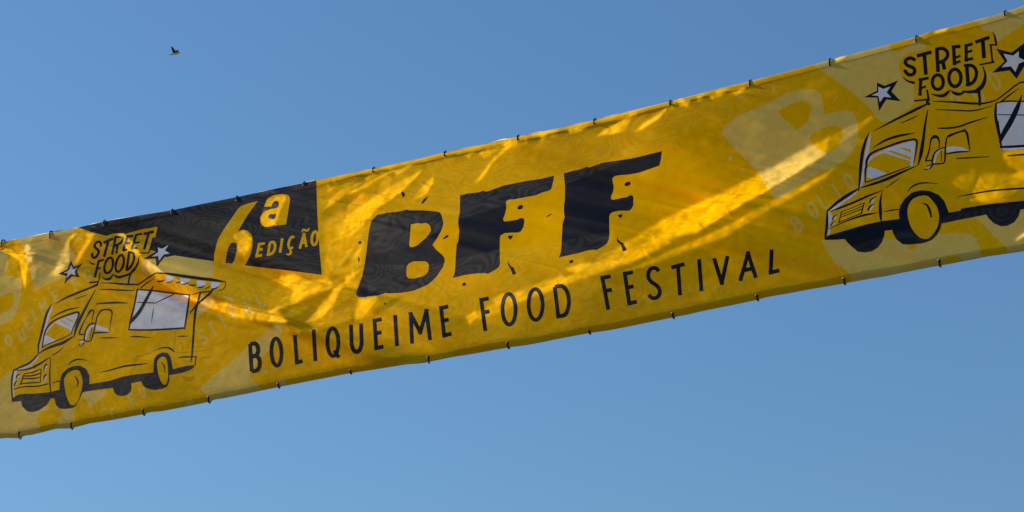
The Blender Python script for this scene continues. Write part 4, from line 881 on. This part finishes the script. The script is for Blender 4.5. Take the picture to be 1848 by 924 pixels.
def cloth_part(key):
    name, mat, parent, label = PARTS[key]
    f = TT[lab == kid[key]]
    if not len(f):
        return
    u, inv = np.unique(f, return_inverse=True)
    inv = inv.reshape(f.shape)
    me = bpy.data.meshes.new(name)
    me.vertices.add(len(u)); me.vertices.foreach_set('co', (PW[u] - P0).astype(np.float32).ravel())
    me.loops.add(len(f) * 3); me.loops.foreach_set('vertex_index', inv.astype(np.int32).ravel())
    me.polygons.add(len(f)); me.polygons.foreach_set('loop_start', np.arange(0, len(f) * 3, 3, dtype=np.int32))
    me.update(calc_edges=True)
    uv = me.uv_layers.new(name='UVMap')
    uv.data.foreach_set('uv', np.stack([Ps[u][inv], Pz[u][inv]], -1).astype(np.float32).ravel())
    at = me.attributes.new('grain_sheen', 'FLOAT', 'POINT')
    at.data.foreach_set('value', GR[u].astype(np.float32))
    me.polygons.foreach_set('use_smooth', [True] * len(f))
    me.normals_split_custom_set_from_vertices([tuple(n) for n in PN[u]])
    me.materials.append(mat)
    me.update()
    o = bpy.data.objects.new(name, me)
    COL.objects.link(o)
    o.parent = OBJ[parent]
    if label: o['label'] = label
    OBJ[key] = o
for key in keys:
    cloth_part(key)

# back of the vinyl and its turned edge
fb = TT[:, ::-1]
mesh_obj('backing', PW - EN * .004 - P0, fb, M_BACK, banner)

def tube(pts, r, nseg=8, flat=None):
    """tube along a polyline; flat=(w,h) gives a strap"""
    P = np.array(pts, float); n = len(P)
    T = np.gradient(P, axis=0); T /= np.linalg.norm(T, axis=1)[:, None]
    vs, fs = [], []
    ref = np.array([0, 0, 1.0]) if abs(T[0] @ np.array([0, 0, 1.0])) < .9 else ES
    for i in range(n):
        a = np.cross(T[i], ref); a /= np.linalg.norm(a); b = np.cross(a, T[i]); ref = b
        for k in range(nseg):
            t = 2 * math.pi * (k + .5) / nseg
            ra, rb = (r, r) if flat is None else flat
            vs.append(P[i] + a * math.cos(t) * ra + b * math.sin(t) * rb)
    for i in range(n - 1):
        for k in range(nseg):
            fs.append((i * nseg + k, i * nseg + (k + 1) % nseg, (i + 1) * nseg + (k + 1) % nseg, (i + 1) * nseg + k))
    fs.append(tuple(range(nseg))[::-1]); fs.append(tuple((n - 1) * nseg + k for k in range(nseg)))
    return vs, fs

# welded hems at the top and bottom edges, closing the two faces
for nm, fy, sgn in (('top_hem', ytop, 1), ('bottom_hem', ybot, -1)):
    xs = np.arange(X0, X1 + .1, 6.0)
    pts, nn, _, _ = on_cloth(np.stack([xs, fy(xs) + sgn * .8], 1), 0)
    v, f = tube(pts - nn * .0065 + np.array([0, 0, sgn * .0004]), .0055, 8)
    mesh_obj(nm, np.array(v) - P0, f, M_BACK, banner)

# ------------------------------------------------------------------ eyelets, cable ties, cables
def ring(c, n, ro=.009, ri=.0042, h=.0025, seg=18):
    n = n / np.linalg.norm(n); a = np.cross(n, [0, 0, 1.0]); a /= np.linalg.norm(a); b = np.cross(n, a)
    prof = [(ri, 0), (ri + .0008, h), ((ro + ri) / 2, h * 1.4), (ro - .001, h * .8), (ro, 0)]
    vs, fs = [], []
    for k in range(seg):
        t = 2 * math.pi * k / seg; d = a * math.cos(t) + b * math.sin(t)
        for r_, z_ in prof: vs.append(c + d * r_ + n * z_)
    m = len(prof)
    for k in range(seg):
        for j in range(m - 1):
            fs.append((k * m + j, ((k + 1) % seg) * m + j, ((k + 1) % seg) * m + j + 1, k * m + j + 1))
    return vs, fs

TIES_B = [((34, 780), 'left end, below the bumper of the left lorry'), ((128, 764), 'below the front wheel of the left lorry'), ((258, 740), 'below the rear wheel of the left lorry'), ((376, 717.5), 'right of the rear wheel of the left lorry'),
          ((502, 693), 'below the letter O of BOLIQUEIME'), ((632, 669), 'below the letter Q of BOLIQUEIME'), ((773, 644), 'below the letter M of BOLIQUEIME'), ((916, 619), 'below the first O of FOOD'),
          ((1063, 597), 'below the gap between FOOD and FESTIVAL'), ((1214, 566), 'below the letter S of FESTIVAL'), ((1366, 533.5), 'below the letter A of FESTIVAL'), ((1523, 503.5), 'below the bumper of the right lorry'), ((1695, 470.5), 'below the front wheel of the right lorry')]
TIES_T = [((3, 444), 'far left corner of the photograph'), ((90, 429), 'above the left star, in a pale patch'), ((187, 405), 'above the left STREET FOOD sign'), ((310, 383), 'middle of the black panel, left of the numeral 6'), ((427, 361), 'above the numeral 6'), ((548, 333), 'right corner of the black panel'),
          ((673, 310), 'above the letter B of BFF'), ((802, 281), 'above the gap between B and the first F'), ((934, 252), 'above the first F of BFF'), ((1072, 223), 'above the second F of BFF'), ((1209, 189), 'right of the second F of BFF'), ((1353, 154), 'above the large pale letter B'),
          ((1497, 118), 'above the right star beside the sign'), ((1653, 75), 'above the right STREET FOOD sign'), ((1813, 27.5), 'far right above the big star')]
def tie(px, where, edge, bottom):
    c, n, s, z = on_cloth(np.array([px], float))
    c, n = c[0], n[0]
    e, ne, _, _ = on_cloth(np.array([(px[0] + (1 if bottom else 0), edge)], float))
    e = e[0]
    v, f = ring(c + n * .0004, n, *((.009, .0042, .002) if bottom or 150 < px[0] < 600 else (.0065, .003, .0012)))
    eo = mesh_obj('eyelet', np.array(v) - P0, f, M_STEEL, banner)
    sg = -1 if bottom else 1
    top = c + n * .0025
    ed = e + np.array([0, 0, sg * .007]) - n * .004
    bk = (c + e) / 2 - n * .026 + np.array([0, 0, sg * .004])
    path = [c - n * .018, c + n * .001, top + np.array([0, 0, sg * .003]), (top * .5 + (e + n * .003) * .5), e + n * .003 + np.array([0, 0, sg * .002]), ed, e - n * .018 + np.array([0, 0, sg * .003]), bk, c - n * .02]
    P = catmull(path, 3)
    v, f = tube(P, .003, 6, (.0042, .0018))
    o = mesh_obj('cable_tie', np.array(v) - c, f, M_TIE)
    o.location = c
    # the locking head with its cut tail
    hd, fh = tube([e - n * .012 + np.array([0, 0, sg * .004]), e - n * .004 + np.array([0, 0, sg * .011]) + ES * .004], .004, 6, (.0036, .003))
    ho = mesh_obj('lock_head', np.array(hd) - c, fh, M_TIE, o)
    o['label'] = 'black cable tie on ' + ('bottom' if bottom else 'top') + ' edge, ' + where
    o['category'] = 'cable tie'
    o['group'] = 'cable ties along the edges of the banner'
for p, w in TIES_B: tie(p, w, float(ybot(p[0])), True)
for p, w in TIES_T: tie(p, w, float(ytop(p[0])), False)

for nm, fy, sgn, lab_ in (('top_cable', ytop, 1, 'thin dark cable running along the top edge of the banner'), ('bottom_cable', ybot, -1, 'thin dark cable running along the bottom edge of the banner, bare at far left')):
    xs = np.arange(-100, 1951, 25.0)
    pts, nn, _, _ = on_cloth(np.stack([xs, fy(xs) + sgn * 1.5], 1), 0)
    pts = pts - nn * .016
    zz = pts[:, 2].copy()
    k = np.ones(7) / 7
    zs = np.convolve(np.pad(zz, 3, mode='edge'), k, 'valid')
    pts[:, 2] = zs + sgn * np.interp(xs, *(([-100, 130, 200, 2000], [.003, .003, -.007, -.007]) if sgn > 0 else ([-100, 30, 80, 2000], [.004, .003, -.012, -.012])))
    l = [pts[0] - ES * d + np.array([0, 0, .02 * d * d * .35 + (.05 * d if sgn > 0 else -.0 * d)]) for d in np.linspace(7, .3, 14)]
    r_ = [pts[-1] + ES * d + np.array([0, 0, .02 * d * d * .35 + .05 * d]) for d in np.linspace(.3, 7, 14)]
    P = np.vstack([l, pts, r_])
    v, f = tube(P, .0042, 8)
    o = mesh_obj(nm, np.array(v) - P0, f, M_CABLE)
    o.location = P0
    o['label'] = lab_; o['category'] = 'cable'

# ------------------------------------------------------------------ the bird
def bird(px, d):
    r = ray(np.array([px], float))[0]; r = r / np.linalg.norm(r)
    c = CAM + r * d
    k = 1.2 * d / FPX                      # metres per photo pixel there
    X, Z = RT, np.array([0, -math.sin(math.radians(18)), math.cos(math.radians(18))])
    Y = np.cross(Z, X)               # away from us
    q = lambda x, z, y=0: X * x * k + Z * z * k + Y * y * k
    # body: lofted rings from tail root to beak, flying to the right
    prof = [(-8.0, -3.4, .25, .9), (-6.5, -3.0, .5, 1.1), (-4.5, -2.4, .7, .9), (-2.5, -1.7, 1.0, 1.0), (-.5, -1.2, 1.45, 1.45), (2.0, -.8, 1.75, 1.7), (4.2, -.35, 1.55, 1.5), (5.6, .15, 1.15, 1.1), (6.6, .45, 1.15, 1.1), (7.5, .5, .8, .8), (8.0, .4, .3, .3), (8.7, .3, .06, .06)]
    vs, fs, n = [], [], 10
    for x, z, rz, ry in prof:
        for j in range(n):
            t = 2 * math.pi * j / n
            vs.append(q(x, z + rz * math.cos(t), ry * math.sin(t)))
    for i in range(len(prof) - 1):
        for j in range(n):
            fs.append((i * n + j, i * n + (j + 1) % n, (i + 1) * n + (j + 1) % n, (i + 1) * n + j))
    fs.append(tuple(range(n))[::-1]); fs.append(tuple((len(prof) - 1) * n + j for j in range(n)))
    m, nt, b = new_mat('bird_plumage')
    N, L = nt.nodes.new, nt.links.new
    tc = N('ShaderNodeTexCoord'); sx = N('ShaderNodeSeparateXYZ'); L(tc.outputs['Object'], sx.inputs[0])
    mr = N('ShaderNodeMapRange'); mr.inputs[1].default_value = -4 * k; mr.inputs[2].default_value = -1 * k; L(sx.outputs[0], mr.inputs[0])
    mx = N('ShaderNodeMix'); mx.data_type = 'RGBA'; L(mr.outputs[0], mx.inputs['Factor'])
    mx.inputs['A'].default_value = (.035, .03, .026, 1); mx.inputs['B'].default_value = (.95, .47, .07, 1)  # orange breast, brightened in its colour to stand in for sunlight
    L(mx.outputs['Result'], b.inputs['Base Color']); b.inputs['Roughness'].default_value = .7
    o = mesh_obj('bird', vs, fs, m)
    o.location = c
    o['label'] = 'small bird flying to the right with raised dark wings and sunlit orange breast'
    o['category'] = 'bird'
    for sd, outl in ((1, [(-3.0, -.6), (-3.6, 3), (-4.5, 6.0), (-4.3, 8.2), (-3.4, 9.0), (-2.2, 7.4), (-.2, 4.6), (1.6, 2.6), (3.4, .4)]), (-1, [(-.6, .2), (.2, 2), (1.6, 4), (3.2, 5.0), (4.2, 4.9), (5.2, 3.4), (5.6, 1.6), (5.0, .2)])):
        m_ = len(outl)
        y0 = 1.0 * sd * -1
        vs = [q(x, z, y0 + sd * (-1) * z * .55 + th) for th in (-.14, .14) for x, z in outl]
        fs = [tuple(range(m_)), tuple(range(2 * m_ - 1, m_ - 1, -1))] + [(i, (i + 1) % m_, m_ + (i + 1) % m_, m_ + i)[::-1] for i in range(m_)]
        mesh_obj('wing', vs, fs, M_FEATHER, o, False)
bird((315.5, 95.3), 52)

# ------------------------------------------------------------------ the street far below the frame
g = 4000
gv = [(0, 0, 0)] + [(g * math.cos(t), g * math.sin(t), 0) for t in np.linspace(0, 2 * math.pi, 48, endpoint=False)]
go = mesh_obj('ground', gv, [(0, 1 + i, 1 + (i + 1) % 48) for i in range(48)], M_GROUND, None, False)
go['kind'] = 'structure'
